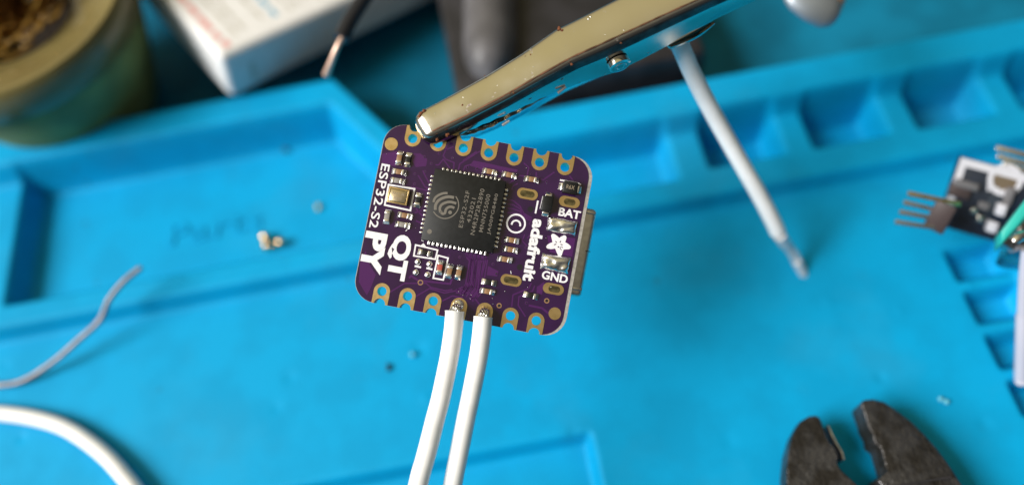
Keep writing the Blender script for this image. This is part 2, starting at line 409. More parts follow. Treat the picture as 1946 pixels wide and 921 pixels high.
def oval(cx, cy, w_, h_, n_=12):
    r = h_ / 2; return arc(cx + w_ / 2 - r, cy, r, -90, 90, n_) + arc(cx - w_ / 2 + r, cy, r, 90, 270, n_)
qthole = L2(525, 332)
small = [(L3(590, 725), .30), (L4(432, 350), .30), (L4(637, 605), .15), (L4(275, 642), .15), (L2(640, 628), .17), (qthole, .16)]
smallholes = [circle(p[0], p[1], r, 14) for p, r in small[-1:]]
link('board_core', shape2d('board_core', [outline(-10.42, 10.46, 8.86, 2.1)] + holes + smallholes, -1.55, -.03, M['fr4']), board)
link('solder_mask', shape2d('solder_mask', [outline(-10.36, 10.12, 8.84, 2.05)] + holes + smallholes, -.03, 0., M['mask']), board)
# soldermask on the back
link('solder_mask_back', shape2d('solder_mask_back', [outline(-10.36, 10.30, 8.84, 2.05)] + holes + smallholes, -1.58, -1.55, M['mask']), board)
# castellated pads
def pad_poly(x, up):
    yo = 8.85; s_ = 1 if up else -1; hw = .79
    pts = [(x - hw, yo), (x - hw * 1.0, 7.62)] + arc(x, 7.62, hw, 180, 360, 16)[1:] + [(x + hw, yo)] + arc(x, yo + .03, .56, 0, -180, 10)
    return [(a, s_ * b_) for a, b_ in pts]
for up in (True, False):
    y = 7.62 if up else -7.62
    me = shape2d('pad', [pad_poly(0, up), circle(0, y, .49)], 0.0, .035, M['gold'])
    for x in PADX: link('pad', me, board, (x, 0, 0))
# plated barrels lining the holes
q = MB(); q.lathe([(.50, 0), (.455, 0), (.455, -1.57), (.50, -1.57)], seg=24); bar = q.mesh('hole_plating', M['gold'], smooth=True)
for x in PADX:
    for y in (7.62, -7.62): link('hole_plating', bar, board, (x, y, .02))
# copper under the mask
q = MB()
pours = [[L1(300, 330), L1(480, 300), L1(640, 330), L1(640, 420), L1(590, 440), L1(560, 340), L1(420, 300), L1(400, 400), L1(290, 410)]]
def tr(f, pts, w_=.13): q.ribbon([f(*p_) for p_ in pts], w_, -.004, .012)
# fan-out below the chip
for k in range(8):
    xo = 36 * k
    if k < 5: tr(L2, [(1045 + xo, 360 + 7 * k), (1045 + xo, 395 + 7 * k), (1085 + .9 * xo - 12 * k, 440 + 5 * k), (1065 + .75 * xo - 8 * k, 620 + 18 * k), (1010 + .6 * xo, 690 + 14 * k), (950, 690 + 14 * k) if k < 3 else (1010 + .62 * xo, 740 + 14 * k)])
tr(L2, [(370, 715), (500, 635), (690, 635), (730, 670), (860, 700), (920, 690)])
tr(L2, [(600, 750), (720, 680), (850, 720), (950, 700), (1010, 665)])
tr(L2, [(830, 790), (920, 745), (1000, 760), (1050, 690), (1075, 560), (1085, 430), (1050, 390)])
for k in range(6):
    tr(L4, [(20 + 30 * k, 245 + 5 * k), (30 + 30 * k, 280 + 4 * k), (50 + 27 * k, 300), (20 + 25 * k, 480 + 12 * k), (-20 + 22 * k, 560 + 8 * k)])
tr(L4, [(180, 270), (165, 330), (100, 600), (130, 640)]); tr(L4, [(520, 470), (500, 510), (380, 560), (370, 650)]); tr(L4, [(545, 490), (530, 530), (425, 575), (420, 640), (475, 725)])
tr(L4, [(500, 640), (600, 660), (650, 700)], .2); tr(L4, [(470, 100), (450, 150), (490, 190)]); tr(L4, [(520, 90), (490, 130)])
for k in range(4): tr(L3, [(385, 640 + 38 * k), (440, 650 + 36 * k), (500, 700 + 22 * k), (530, 760 + 14 * k), (600, 800 + 9 * k)])
tr(L1, [(930, 470), (935, 410), (860, 380), (840, 350), (860, 300), (930, 270)]); tr(L1, [(970, 480), (985, 420), (1160, 310)])
tr(L1, [(900, 460), (840, 380), (800, 430), (770, 430)]); tr(L1, [(620, 520), (680, 620), (710, 640)]); tr(L1, [(660, 480), (700, 560), (725, 600)])
tr(L1, [(560, 620), (700, 655)]); tr(L1, [(600, 810), (660, 880)]); tr(L3, [(0, 300), (120, 220)]); tr(L3, [(530, 320), (575, 360), (560, 430)]); tr(L3, [(640, 400), (640, 440), (700, 470), (800, 400)])
tr(L3, [(930, 430), (960, 470)]); tr(L3, [(400, 500), (500, 430), (560, 440)]); tr(L3, [(420, 560), (440, 520), (480, 500)])
tr(L1, [(1010, 500), (1030, 440), (1100, 420), (1180, 470)], .11); tr(L1, [(860, 300), (870, 255)], .2)
tr(L2, [(540, 590), (560, 570), (620, 610), (900, 640), (930, 560)], .2)
tr(L2, [(600, 90), (680, 120)]); tr(L2, [(590, 20), (650, 0)])
tag(q.build('copper_trace', M['pour'], board), kind='stuff')
for i, poly in enumerate([[L1(305, 330), L1(440, 310), L1(425, 445), L1(300, 415)],
             [L1(560, 330), L1(640, 330), L1(700, 380), L1(690, 440), L1(600, 450), L1(570, 400)],
             [L3(90, 300), L3(200, 320), L3(330, 350), L3(480, 380), L3(470, 400), L3(320, 400), L3(150, 370), L3(60, 345)],
             [L4(640, 110), L4(660, 235), L4(830, 270), L4(855, 130)],
             [L2(160, 350), L2(110, 460), L2(100, 620), L2(170, 740), L2(200, 690), L2(250, 560), L2(200, 480)],
             [L4(190, 340), L4(270, 380), L4(260, 420), L4(180, 410)],
             [L4(560, 500), L4(620, 460), L4(600, 560), L4(560, 545)]]):
    link('copper_pour', shape2d('copper_pour', [poly], -.004, .008, M['pour']), board)
# vias
q = MB(); q.lathe([(.15, 0), (.15, .016), (.085, .022), (.075, -.1)], seg=14); vm = q.mesh('via', M['pour'], smooth=True)
q = MB(); q.lathe([(.0001, .02), (.085, .02)], seg=12); vh = q.mesh('via_hole', M['hole'])
for p_ in [L1(675, 360), L1(735, 418), L1(680, 490), L1(592, 508), L1(590, 597), L1(922, 370), L1(1050, 450), L1(1135, 465), L2(890, 395), L2(985, 407),
           L3(732, 488), L3(590, 850), L4(228, 327), L4(253, 400), L4(482, 622), L1(404, 295), L3(40, 357), L3(122, 370), L1(806, 330), L4(520, 100), L4(480, 200), L2(720, 130)]:
    v_ = link('via', vm, board, (*p_, 0.0)); link('via_hole', vh, v_, (0, 0, .003))
for (p_, r) in small[:5]:
    q = MB(); q.lathe([(r, .006), (.0001, .006)], seg=18); q.build('drill_hole', M['hole'], board, loc=(*p_, 0))
for (p_, r) in small[2:5]:
    q = MB(); q.lathe([(r + .11, .0), (r + .10, .02), (r, .02)], seg=16); q.build('hole_ring', M['cap'], board, loc=(*p_, 0))
q = MB(); q.lathe([(.30, .0), (.30, .018), (.0001, .018)], seg=20)
q = MB(); q.lathe([(.47, -.30), (.0001, -.34)], seg=20); q.build('hole_shade_disc', M['hole'], board, loc=(PADX[4], -7.62, 0))  # dark disc painted in as the shade inside the open hole
# fiducial dots
for p_, r in ((L1(385, 248), .64), (L4(698, 702), .60)):
    q = MB(); q.lathe([(r, 0), (r, .03), (.0001, .03)], seg=32); q.build('fiducial_dot', M['gold'], board, loc=(*p_, 0.))
# slotted holes with the connector's legs soldered in
for i, p_ in enumerate(SL):
    w_, h_ = 2.05, 1.05; iw = 1.45 if i in (0, 2) else 1.15; ih = .62
    dx = 0 if i in (0, 2) else (.03 if i == 1 else .1)
    rg = link('slot_ring', shape2d('slot_ring', [oval(0, 0, w_, h_), oval(dx, 0, iw, ih)], 0, .045, M['gold']), board, (*p_, 0), .0)
    q = MB()
    rings = []
    for k, (sc, zz) in enumerate(((1, .02), (.8, -.10), (.5, -.14), (.2, -.05))):
        rings.append([(dx + (a - dx) * sc, b_ * sc, zz + .03 * random.random()) for a, b_ in oval(dx, 0, iw, ih, 8)])
    q.ring_loft(rings, 0, True); q.build('slot_solder', M['slotmetal'], rg, smooth=True)

# main chip
cc = [L8(140, 60), L8(835, 190), L8(705, 885), L8(5, 745)]
ccx = sum(p_[0] for p_ in cc) / 4; ccy = sum(p_[1] for p_ in cc) / 4
q = MB(); q.box((0, 0, .45), (7.04, 7.04, .84)); chip = q.build('main_chip', M['chip'], board, bevel=.05, loc=(ccx, ccy, 0))
chip['label'] = 'black square chip with grey laser markings'
q = MB(); rings = []
for u, (hw, hh) in enumerate(((.12, .02), (.12, .16), (.10, .24), (.055, .30))):
    rings.append([(-.30 + .0 * u if False else x * (1 - .12 * u), y * hw / .12, hh) for x, y in ((-.28, -.12), (.28, -.12), (.28, .12), (-.28, .12))])
q.ring_loft(rings); pin = q.mesh('chip_pin', M['solder'], smooth=True, bevel=.03)
for side in range(4):
    for k in range(14):
        a = side * math.pi / 2; off = (k - 6.5) * .43
        x = 3.62; y = off
        o = link('chip_pin', pin, chip, (x * math.cos(a) - y * math.sin(a), x * math.sin(a) + y * math.cos(a), 0), a)
        o.scale = (1 + .15 * random.random(), 1 + .2 * random.random(), 1 + .3 * random.random())
CT = .872
def onchip(f, x, y): p_ = f(x, y); return (p_[0] - ccx + .0, p_[1] - ccy)
for body, (x0, y0), (x1, y1), ht in (("ESP32-S2F", (390, 632), (462, 280), .40), ("432021", (466, 585), (520, 352), .40),
                                     ("N4R2P2R2890", (503, 702), (603, 262), .42), ("MNN755000", (585, 675), (660, 315), .40), ("JA00PG8480", (662, 700), (742, 310), .40)):
    a = onchip(L8, x0, y0); b_ = onchip(L8, x1, y1); ln = math.hypot(b_[0] - a[0], b_[1] - a[1])
    link('chip_marking', text_mesh(body, ln, ht, M['print_grey'], .006, .004, 1.12), chip, ((a[0] + b_[0]) / 2 , (a[1] + b_[1]) / 2, CT), math.atan2(b_[1] - a[1], b_[0] - a[0]))
q = MB()
def sm(pts, k=5):
    out = []; n_ = len(pts); V = [Vector(p_).to_2d() for p_ in pts]
    for i in range(n_ - 1):
        p0 = V[max(i - 1, 0)]; p1 = V[i]; p2 = V[i + 1]; p3 = V[min(i + 2, n_ - 1)]
        for j in range(k):
            u = j / k; out.append(.5 * ((2 * p1) + (p2 - p0) * u + (2 * p0 - 5 * p1 + 4 * p2 - p3) * u * u + (3 * p1 - p0 - 3 * p2 + p3) * u ** 3))
    return out + [V[-1]]
for pts, w_ in (([(130, 390), (145, 350), (180, 322), (225, 305), (266, 303)], .22), ([(148, 464), (150, 420), (175, 378), (220, 350), (275, 338), (328, 346)], .27),
                ([(196, 490), (192, 445), (212, 412), (255, 392), (300, 388), (350, 402)], .24), ([(200, 478), (216, 500), (240, 494), (250, 460), (272, 440), (300, 434), (332, 446)], .24),
                ([(130, 480), (165, 520), (215, 544), (265, 544), (315, 522), (355, 480), (372, 430), (366, 375), (345, 335)], .10)):
    q.ribbon(sm([onchip(L8, *p_) for p_ in pts]), w_, CT, CT + .006)
p_ = onchip(L8, 290, 488); q.lathe([(.18, CT), (.18, CT + .007), (.0001, CT + .007)], (p_[0], p_[1], 0), 20)
q.build('chip_logo', M['print_grey'], chip)
p_ = onchip(L8, 92, 672); q = MB(); q.lathe([(.23, CT), (.23, CT + .006), (.0001, CT + .006)], (p_[0], p_[1], 0), 24); q.build('chip_dot', M['print_grey'], chip)

# passives: body with two end caps
def passive(name, mat, ln=1.0, wd=.52, ht=.42, bl=.48):
    q = MB(); q.box((0, 0, ht / 2 + .03), (bl + .12, wd - .03, ht - .02)); body = q.mesh(name, mat, bevel=.03)
    q = MB(); rings = []
    for k in range(2):
        pass
    # metal cap
    q.box((ln / 2 - .11, 0, ht / 2 + .03), (.24, wd, ht + .02))
    # solder fillet running down to the pad
    vs = []
    for x, z in ((ln / 2 - .02, ht * .85), (ln / 2 + .10, ht * .45), (ln / 2 + .24, .06)):
        vs.append([(x, -wd / 2 - .04, z), (x, wd / 2 + .04, z), (x, wd / 2 + .06, 0), (x, -wd / 2 - .06, 0)])
    q.ring_loft(vs)
    return body, q.mesh('terminal', M['solder'], bevel=.05)
kinds = {'capacitor': passive('capacitor', M['cap']), 'grey_capacitor': passive('capacitor', M['capgrey']), 'resistor': passive('resistor', M['res'], ht=.3),
         'led': passive('indicator_led', M['led'], ht=.4, bl=.6)}
def place(kind, p_, ang=0., s_=1.):
    body, cap = kinds[kind]
    o = link(body.name.split('.')[0], body, board, (*p_, 0), math.radians(ang + random.uniform(-2.5, 2.5))); o.scale = (s_, s_, 1)
    link('terminal', cap, o); link('terminal', cap, o, (0, 0, 0), math.pi)
    return o
for k, p_, a in (('capacitor', L1(460, 372), 90), ('resistor', L1(535, 387), 90), ('capacitor', L1(455, 495), 0), ('grey_capacitor', L1(440, 572), 0),
                 ('resistor', L1(620, 738), 90), ('grey_capacitor', L2(352, 55), 90), ('capacitor', L2(505, 46), 0), ('grey_capacitor', L2(485, 126), 0),
                 ('resistor', L2(682, 370), 0), ('capacitor', L2(897, 530), 90), ('capacitor', L2(978, 541), 90),
                 ('capacitor', L3(232, 400), 0), ('capacitor', L3(402, 430), 0), ('capacitor', L3(598, 468), 0),
                 ('capacitor', L4(370, 147), 0), ('capacitor', L4(360, 218), 0), ('capacitor', L4(318, 292), 0),
                 ('resistor', L4(197, 466), 0), ('capacitor', L4(185, 534), 0), ('resistor', L4(515, 566), 0)):
    place(k, p_, a)
place('led', L2(812, 497), 90)['label'] = 'tiny red indicator lamp in a white printed frame'
# bare solder pads and their bars
q = MB(); q.lathe([(.30, 0), (.29, .10), (.20, .19), (.0001, .23)], seg=16); sb = q.mesh('solder_pad', M['solder'], smooth=True)
for p_ in (L2(618, 447), L2(600, 540), L2(720, 467), L2(703, 560)):
    o = link('solder_pad', sb, board, (*p_, 0)); o.scale = (1, 1.1, 1)
# silkscreen frames and bars
def silk(f, pts, w_=.14, closed=False):
    q = MB(); q.ribbon([f(*p_) for p_ in pts], w_, .012, .03, closed); return q.build('printed_line', M['silk'], board)
silk(L1, [(362, 603), (588, 640), (552, 828), (328, 780)], .17, True)
silk(L2, [(598, 300), (790, 345), (770, 425), (582, 395)], .15, True)
silk(L2, [(795, 392), (882, 415), (840, 605), (752, 590)], .15, True)
silk(L2, [(590, 484), (645, 496)], .18); silk(L2, [(692, 502), (745, 514)], .18)
silk(L2, [(655, 252), (668, 246)], .1)
silk(L3, [(848, 470), (1010, 500), (1030, 512)], .15); silk(L3, [(655, 650), (633, 762)], .17); silk(L3, [(697, 612), (672, 722)], .05); silk(L3, [(1000, 520), (1018, 530)], .1)
silk(L4, [(362, 378), (366, 400)], .06)
silk(L2, [(655, 240), (652, 262), (668, 268)], .05)
silk(L2, [(510, 180), (525, 165)], .06)
q = MB(); q.add([(*L2(640, 306), .012), (*L2(690, 316), .012), (*L2(668, 285), .012), (*L2(640, 306), .03), (*L2(690, 316), .03), (*L2(668, 285), .03)],
      [(0, 2, 1), (3, 4, 5), (0, 1, 4, 3), (1, 2, 5, 4), (2, 0, 3, 5)]); q.build('printed_mark', M['silk'], board)
# lettering
D90 = -math.pi / 2
def letters(body, p0, p1, ht, bold=.0, thick=.02, space=1.):
    a = Vector(p0); b_ = Vector(p1); ln = (b_ - a).length
    o = link('printed_lettering', text_mesh(body, ln, ht, M['silk'], thick, bold, space), board, ((a.x + b_.x) / 2, (a.y + b_.y) / 2, .014), math.atan2(b_.y - a.y, b_.x - a.x))
    return o
letters('ESP32-S2', L(733.5, 312), L(709, 433), .86, .013, space=1.05)
letters('PY', L(717, 441.5), L(701.5, 519), 2.15, .05)
letters('QT', L(765, 446), L(748, 531), 2.15, .05)
letters('adafruit', L(1025, 417), L(1004, 534), 1.22, .042)
letters('BAT', L(1062, 401.5), L(1103, 409.5), .82, .03)
letters('GND', L(1030, 521), L(1079, 531), .84, .03)
# copyright ring, its letter turned with the name
c0 = L3(463, 850); q = MB(); q.ribbon(arc(c0[0], c0[1], .88, 0, 351, 39), .17, .012, .03, True); ring_o = q.build('printed_ring', M['silk'], board)
q = MB(); q.ribbon(arc(c0[0] + .02, c0[1] - .12, .42, -10, 190, 14), .17, .012, .03); q.build('printed_letter', M['silk'], ring_o)
# five-petalled flower mark
fc = L(1062.5, 463.5); q = MB(); pts = []
tips = [(-.55, 1.05), (.62, 1.02), (1.28, -.25), (.05, -1.30), (-1.30, -.35)]
def dirv(px, py): p_ = L(px, py); return (p_[0] - fc[0], p_[1] - fc[1])
# petals read from the picture: (pixel, pixel)
tipsp = [(1050, 446), (1074, 449), (1083, 470), (1064, 485), (1040, 469)]
valley = [(1063, 452), (1074, 460), (1071, 474), (1055, 472), (1050, 460)]
for i in range(5):
    t0 = Vector(dirv(*tipsp[i])); v0 = Vector(dirv(*valley[i])); nn = Vector((-t0.y, t0.x)).normalized()
    pts += [t0 * .72 + nn * .30, t0 * 1.0 + nn * .17, t0 * 1.08 + nn * .04, t0 * 1.06 - nn * .08, t0 * .97 - nn * .19, t0 * .70 - nn * .30, v0 * 1.0]
me = shape2d('flower_mark', [[(p_.x, p_.y) for p_ in pts]], .012, .03, M['silk'])
fl = link('flower_mark', me, board, (*fc, 0))
for (ax, ay), (bx, by), w_ in (((1055.5, 458), (1058, 461), .09), ((1066, 457.5), (1064, 460.5), .09), ((1053, 465), (1057, 463.5), .09), ((1065, 464), (1069, 465.5), .09), ((1060, 468), (1062.5, 470), .12)):
    q = MB(); q.ribbon([dirv(ax, ay), dirv(bx, by)], w_, .028, .034); q.build('petal_line', M['mask'], fl)
q = MB(); cp = dirv(1067, 471.5); q.ribbon(arc(cp[0], cp[1], .14, 20, 300, 10), .06, .028, .034); q.build('petal_line', M['mask'], fl)

# crystal can
cx0 = L1(452, 708); q = MB(); q.box((0, 0, .30), (2.0, 1.55, .5)); cr_ = q.build('crystal_can', M['slotmetal'], board, bevel=.08, loc=(*cx0, 0), rz=math.radians(-1))
cr_['label'] = 'small golden crystal can in a white printed frame'
q = MB(); q.box((0, 0, .58), (1.62, 1.15, .10)); M['lid'] = principled('pale_gold_lid', (.62, .52, .36), .28, metal=1); q.build('can_lid', M['lid'], cr_, bevel=.04)
rim = MB(); rim.ribbon([(-.93, -.70), (.93, -.70), (.93, .70), (-.93, .70)], .13, .52, .60, True); rim.build('can_rim', M['gold'], cr_, bevel=.02)
M['etch'] = principled('etched_grey', (.28, .22, .15), .6)
link('can_marking', text_mesh('RND.26', 1.15, .28, M['etch'], .006, .01), cr_, (0, .22, .632)); link('can_marking', text_mesh('20N3', .8, .28, M['etch'], .006, .01), cr_, (0, -.2, .632))
# two small diode packages
def diode(p_, rz, ln, wd, txt):
    q = MB(); q.box((0, 0, .45), (ln, wd, .78), taper=.94); d_ = q.build('diode', M['chip'], board, bevel=.06, loc=(*p_, 0), rz=rz)
    for s_ in (-1, 1):
        q = MB(); x0 = s_ * (ln / 2 - .02); x1 = s_ * (ln / 2 + .42); w2 = wd * .30
        q.ring_loft([[(x0, -w2, .35), (x0, w2, .35), (x0, w2, .15), (x0, -w2, .15)], [(s_ * (ln / 2 + .15), -w2, .34), (s_ * (ln / 2 + .15), w2, .34), (s_ * (ln / 2 + .12), w2 * 1.1, 0), (s_ * (ln / 2 + .12), -w2 * 1.1, 0)],
                     [(x1, -w2, .08), (x1, w2, .08), (x1, w2, 0), (x1, -w2, 0)]])
        q.build('diode_lead', M['solder'], d_, bevel=.05)
    if txt: link('diode_marking', text_mesh(txt, .8, .4, M['etch'], .006), d_, (0, 0, .842))
    return d_
diode(L3(935, 543), 0, 1.45, 1.20, 'R6X'); diode(L3(735, 683), math.pi / 2, 1.60, 1.05, '')
# large solder blobs under BAT and GND
def blob(p_, w_, h_, seed):
    q = MB(); N = 22; Mn = 14; vs = []; fs = []
    for j in range(Mn + 1):
        for i in range(N + 1):
            u = i / N * 2 - 1; v = j / Mn * 2 - 1
            hgt = max(0, (1 - abs(u) ** 5)) ** .55 * max(0, (1 - abs(v) ** 3.5)) ** .6
            nz = noise.noise(Vector((u * 1.5 + seed, v * 1.6, seed * 3.1)))
            rg = 1 - abs(noise.noise(Vector((u * 1.6 + seed * 5, v * 1.8, 4.2))))
            px_ = u * w_ / 2 * (1 + .05 * noise.noise(Vector((v * 2, seed, 1)))); py_ = v * h_ / 2 * (1 + .10 * noise.noise(Vector((u * 2, seed, 2))))
            vs.append((px_, py_, .01 + hgt * (.34 + .20 * nz + .16 * rg)))
    for j in range(Mn):
        for i in range(N): a = j * (N + 1) + i; fs.append((a, a + 1, a + N + 2, a + N + 1))
    q.add(vs, fs); return q.build('solder_blob', M['solder'], board, smooth=True, loc=(*p_, 0))
blob(L(1068, 429.5), 2.85, 1.45, 1.7); blob(L(1055.5, 500), 2.80, 1.6, 5.2)

# USB connector under the right edge
q = MB(); q.box((9.15, -.12, -3.2), (4.9, 8.9, 3.2)); usb = q.build('usb_connector', M['usb'], board, bevel=.4, bseg=3); usb['label'] = 'steel socket shell projecting below the right edge'
q = MB(); q.box((11.45, .05, -1.58), (.5, .08, .06)); q.build('shell_seam', M['hole'], usb)
for yy in (3.9, -3.8):
    q = MB(); q.box((10.9, yy, -1.8), (1.3, .32, .6)); q.build('shell_tab', M['steel'], usb, bevel=.08)
# tiny splashes of solder and dust on the board
q = MB(); q.lathe([(.05, 0), (.04, .04), (.0001, .06)], seg=8); sp = q.mesh('solder_speck', M['solder'], smooth=True)
for (x, y) in ((872, 553), (895, 560), (937, 577), (936, 567), (1003, 546), (960, 553), (735, 293), (790, 433), (1039, 348), (905, 347), (1000, 320), (862, 300), (1021, 453), (905, 421), (812, 437), (1047, 545), (1038, 452), (1009, 330), (893, 567), (880, 560)):
    if 801 < x < 963 and 330 < y < 470: continue
    o = link('solder_speck', sp, board, (*L(x, y), 0.01)); k = random.uniform(.5, 1.3); o.scale = (k, k, k)

# ------------------------------------------------------------------ soldered white wires
def BW(px, py, dz=0.):                  # pixel on a plane dz mm above the board -> world mm
    d = Vector(((px - CX) / FPX, -(py - CY) / FPX, -1.)); nn = BR.col[2]; t_ = (nn.dot(BT) + dz) / nn.dot(d)
    return Vector((0, 0, CH)) + RW @ (d * t_)
BZ = RW @ BR.col[2]
def soldered_wire(path, hole, label, seed, ball):
    root = empty('white_wire', path[0]); tag(root, label, 'wire', 'white wires soldered to the board')
    q = MB(); pts = path
    q.tube([pts[0] + (pts[0] - pts[1]).normalized() * .0] + pts[1:], .90, 28, smooth=8)
    # slightly ragged cut collar
    d0 = (pts[0] - pts[1]).normalized(); q2 = MB(); q2.tube([pts[0] - d0 * .1, pts[0] + d0 * .07], [.90, .93], 22, smooth=1, wob=.05)
    world_child(q.build('insulation', M['wire'], smooth=True), root)
    world_child(q2.build('cut_collar', M['wire'], smooth=True), root)
    h0 = BW(*hole, .15); c0_ = pts[0] + d0 * .1
    rnd = random.Random(seed)
    for k in range(9):
        st = []; ph = k * 2 * math.pi / 9
        ax = (h0 - c0_); side = ax.cross(BZ).normalized(); upv = side.cross(ax).normalized()
        for i in range(9):
            u = i / 8; rr_ = .42 * (1 - .15 * u); a = ph + u * 1.5
            cpt = c0_.lerp(h0, u) - BZ * (2.1 * max(0, u - .55) ** 1.3) + BZ * .26
            st.append(cpt + side * math.cos(a) * rr_ + upv * math.sin(a) * rr_ * .8)
        q = MB(); q.tube([pts[0] - d0 * .3] + st, .105 + rnd.random() * .02, 8, smooth=2); world_child(q.build('wire_strand', M['tin'], smooth=True), root)
    if ball:
        q = MB(); hb = BW(hole[0] + 1, hole[1] - 1, .0); rings = []
        rx = side; ry = BZ.cross(side)
        for r_, z_ in ((.56, .02), (.53, .16), (.42, .30), (.22, .38), (.01, .40)):
            rings.append([hb + BZ * z_ + (rx * math.cos(t_) + ry * math.sin(t_)) * r_ for t_ in [2 * math.pi * i / 20 for i in range(20)]])
        q.ring_loft(rings); world_child(q.build('solder_joint', M['solder'], smooth=True), root)
    return root
w1 = [BW(864, 592, 1.05), BW(861.5, 625, 1.1), BW(855.5, 668, 1.3), BW(847, 712, 1.6), BW(837.5, 756, 1.9), BW(827, 796, 2.0), BW(817, 836, 2.2), BW(807, 874, 2.3), BW(796, 914, 2.4), BW(772, 1030, 2.2), BW(755, 1150, 0)]
w2 = [BW(918, 603, 1.05), BW(914.5, 640, 1.1), BW(908.5, 682, 1.2), BW(899.5, 728, 1.2), BW(886, 792, 1.2), BW(874, 852, 1.1), BW(861.5, 914, .9), BW(840, 1030, .2), BW(826, 1150, -2)]
soldered_wire(w1, (870.5, 580), 'left of the two white wires soldered to the lower edge of the purple board', 1, True)
soldered_wire(w2, (922, 586), 'right of the two white wires soldered to the purple board, strands entering an open hole', 2, False)

# ------------------------------------------------------------------ alligator clip
clip = empty('alligator_clip', D(1080, 100, 75)); tag(clip, 'worn nickel alligator clip with rust freckles gripping the top corner of the purple board', 'clip')
ST = [  # far edge, near edge of the flat back, lower edge of the near skirt (pixels) and depths
    ((799, 208), (829, 262), (836, 271), 76.0, 75.2, 76.7),
    ((860, 176), (895, 231), (903, 243), 75.7, 74.6, 77.2),
    ((923, 141), (960, 197), (971, 214), 75.4, 74.0, 77.6),
    ((990, 99), (1026, 159), (1040, 182), 75.0, 73.4, 77.8),
    ((1053, 54), (1092, 122), (1110, 155), 74.7, 72.9, 77.8),
    ((1105, 28), (1148, 97), (1166, 139), 74.5, 72.6, 77.6),
    ((1160, 0), (1204, 71), (1222, 112), 74.2, 72.3, 77.3),
    ((1225, -33), (1273, 39), (1290, 76), 74.0, 72.0, 76.8),
    ((1290, -66), (1347, 6), (1362, 36), 73.7, 71.7, 76.2),
    ((1420, -132), (1490, -56), (1503, -30), 73.2, 71.2, 75.4),
    ((1600, -224), (1690, -142), (1704, -112), 72.6, 70.6, 74.6)]
def jaw_section(a, b_, c_):
    """a far edge, b near edge, c near skirt bottom -> cross-section polyline with bent corners"""
    ac = a + (c_ - b_)                    # far skirt bottom
    out = [ac]
    r = .16
    for corner, p0, p2 in ((a, ac, b_), (b_, a, c_)):
        l0 = min(.40 * (corner - p0).length, .75 if corner is a else .80); l2 = min((.45 if corner is a else .7) * (corner - p2).length, .75 if corner is a else 1.4)
        s0 = corner + (p0 - corner).normalized() * l0; s2 = corner + (p2 - corner).normalized() * l2
        for k in range(6):
            u = k / 5; cq = corner if corner is a else corner.lerp((s0 + s2) / 2, .45); out.append(s0 * (1 - u) ** 2 + cq * 2 * u * (1 - u) + s2 * u * u)
    out.append(c_); return out
secs = []
for a, b_, c_, d1, d2, d3 in ST: secs.append(jaw_section(D(*a, d1), D(*b_, d2), D(*c_, d3)))
# rounded tip: shrink the first section forwards
s0 = secs[0]; axis = (s0[6] - secs[1][6]).normalized(); cen = sum(s0, Vector()) / len(s0); low = (s0[0] + s0[-1]) / 2
tip = []
for k in range(1, 7):
    a = k / 6 * math.pi / 2; f_ = math.cos(a) if k < 6 else .04
    cpt = low.lerp(cen, .35)
    tip.append([cpt + (p_ - cpt) * (f_ ** .8) + axis * math.sin(a) * 1.35 for p_ in s0])
secs = tip[::-1] + secs
def shell(secs, name, mat, parent, thick=.34, flip=False, dark_cols=()):
    # solid sheet metal: inner and outer skins joined at the rims
    q = MB(); n_ = len(secs[0]); fs = []; vs = [p_ for s_ in secs for p_ in s_]
    for i in range(len(secs) - 1):
        for j in range(n_ - 1): a = i * n_ + j; fs.append((a, a + 1, a + n_ + 1, a + n_))
    q.add(vs, fs); q.mi = [1 if (k % (n_ - 1)) in dark_cols else 0 for k in range(len(fs))]; me = q.mesh(name, [mat, M['dark_bend']] if dark_cols else mat)
    bm = bmesh.new(); bm.from_mesh(me); bmesh.ops.recalc_face_normals(bm, faces=bm.faces)
    # orient towards outside: compare with centre of the channel
    cen = sum((v.co for v in bm.verts), Vector()) / len(bm.verts)
    f_ = max(bm.faces, key=lambda f: f.calc_area())
    bmesh.ops.solidify(bm, geom=bm.faces[:], thickness=thick * MM * (1 if not flip else -1))
    bmesh.ops.recalc_face_normals(bm, faces=bm.faces)
    bm.to_mesh(me); bm.free()
    me.polygons.foreach_set('use_smooth', [True] * len(me.polygons)); me.set_sharp_from_angle(angle=math.radians(55))
    o = link(name, me); world_child(o, parent); return o
def refine(secs, k=4):
    out = []
    for i in range(len(secs) - 1):
        for j in range(k):
            u = j / k; out.append([p_.lerp(q_, u) for p_, q_ in zip(secs[i], secs[i + 1])])
    return out + [secs[-1]]
nt_ = len(tip)
body = secs[:nt_] + refine(secs[nt_:], 5)
for i, s_ in enumerate(body):             # bent teeth along both skirts near the tip
    if nt_ <= i < nt_ + 17:
        k = .22 if i % 2 else -.10
        for e_, nb in ((0, 1), (-1, -2)):
            s_[e_] = s_[e_] + (s_[e_] - s_[nb]).normalized() * k
upper = shell(body, 'upper_jaw', M['nickel'], clip, dark_cols=(9, 10, 11))
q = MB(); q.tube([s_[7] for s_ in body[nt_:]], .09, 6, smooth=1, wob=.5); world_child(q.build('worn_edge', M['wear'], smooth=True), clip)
q = MB(); q.tube([D(1060, 177, 77.2), D(1075, 165, 77.0)], .16, 8, smooth=1); world_child(q.build('bright_nick', M["dull_tin"], smooth=True), clip)
q = MB(); q.tube([D(955, 238, 78.2), D(968, 229, 78.0)], .16, 8, smooth=1); world_child(q.build('bright_nick', M["dull_tin"], smooth=True), clip)
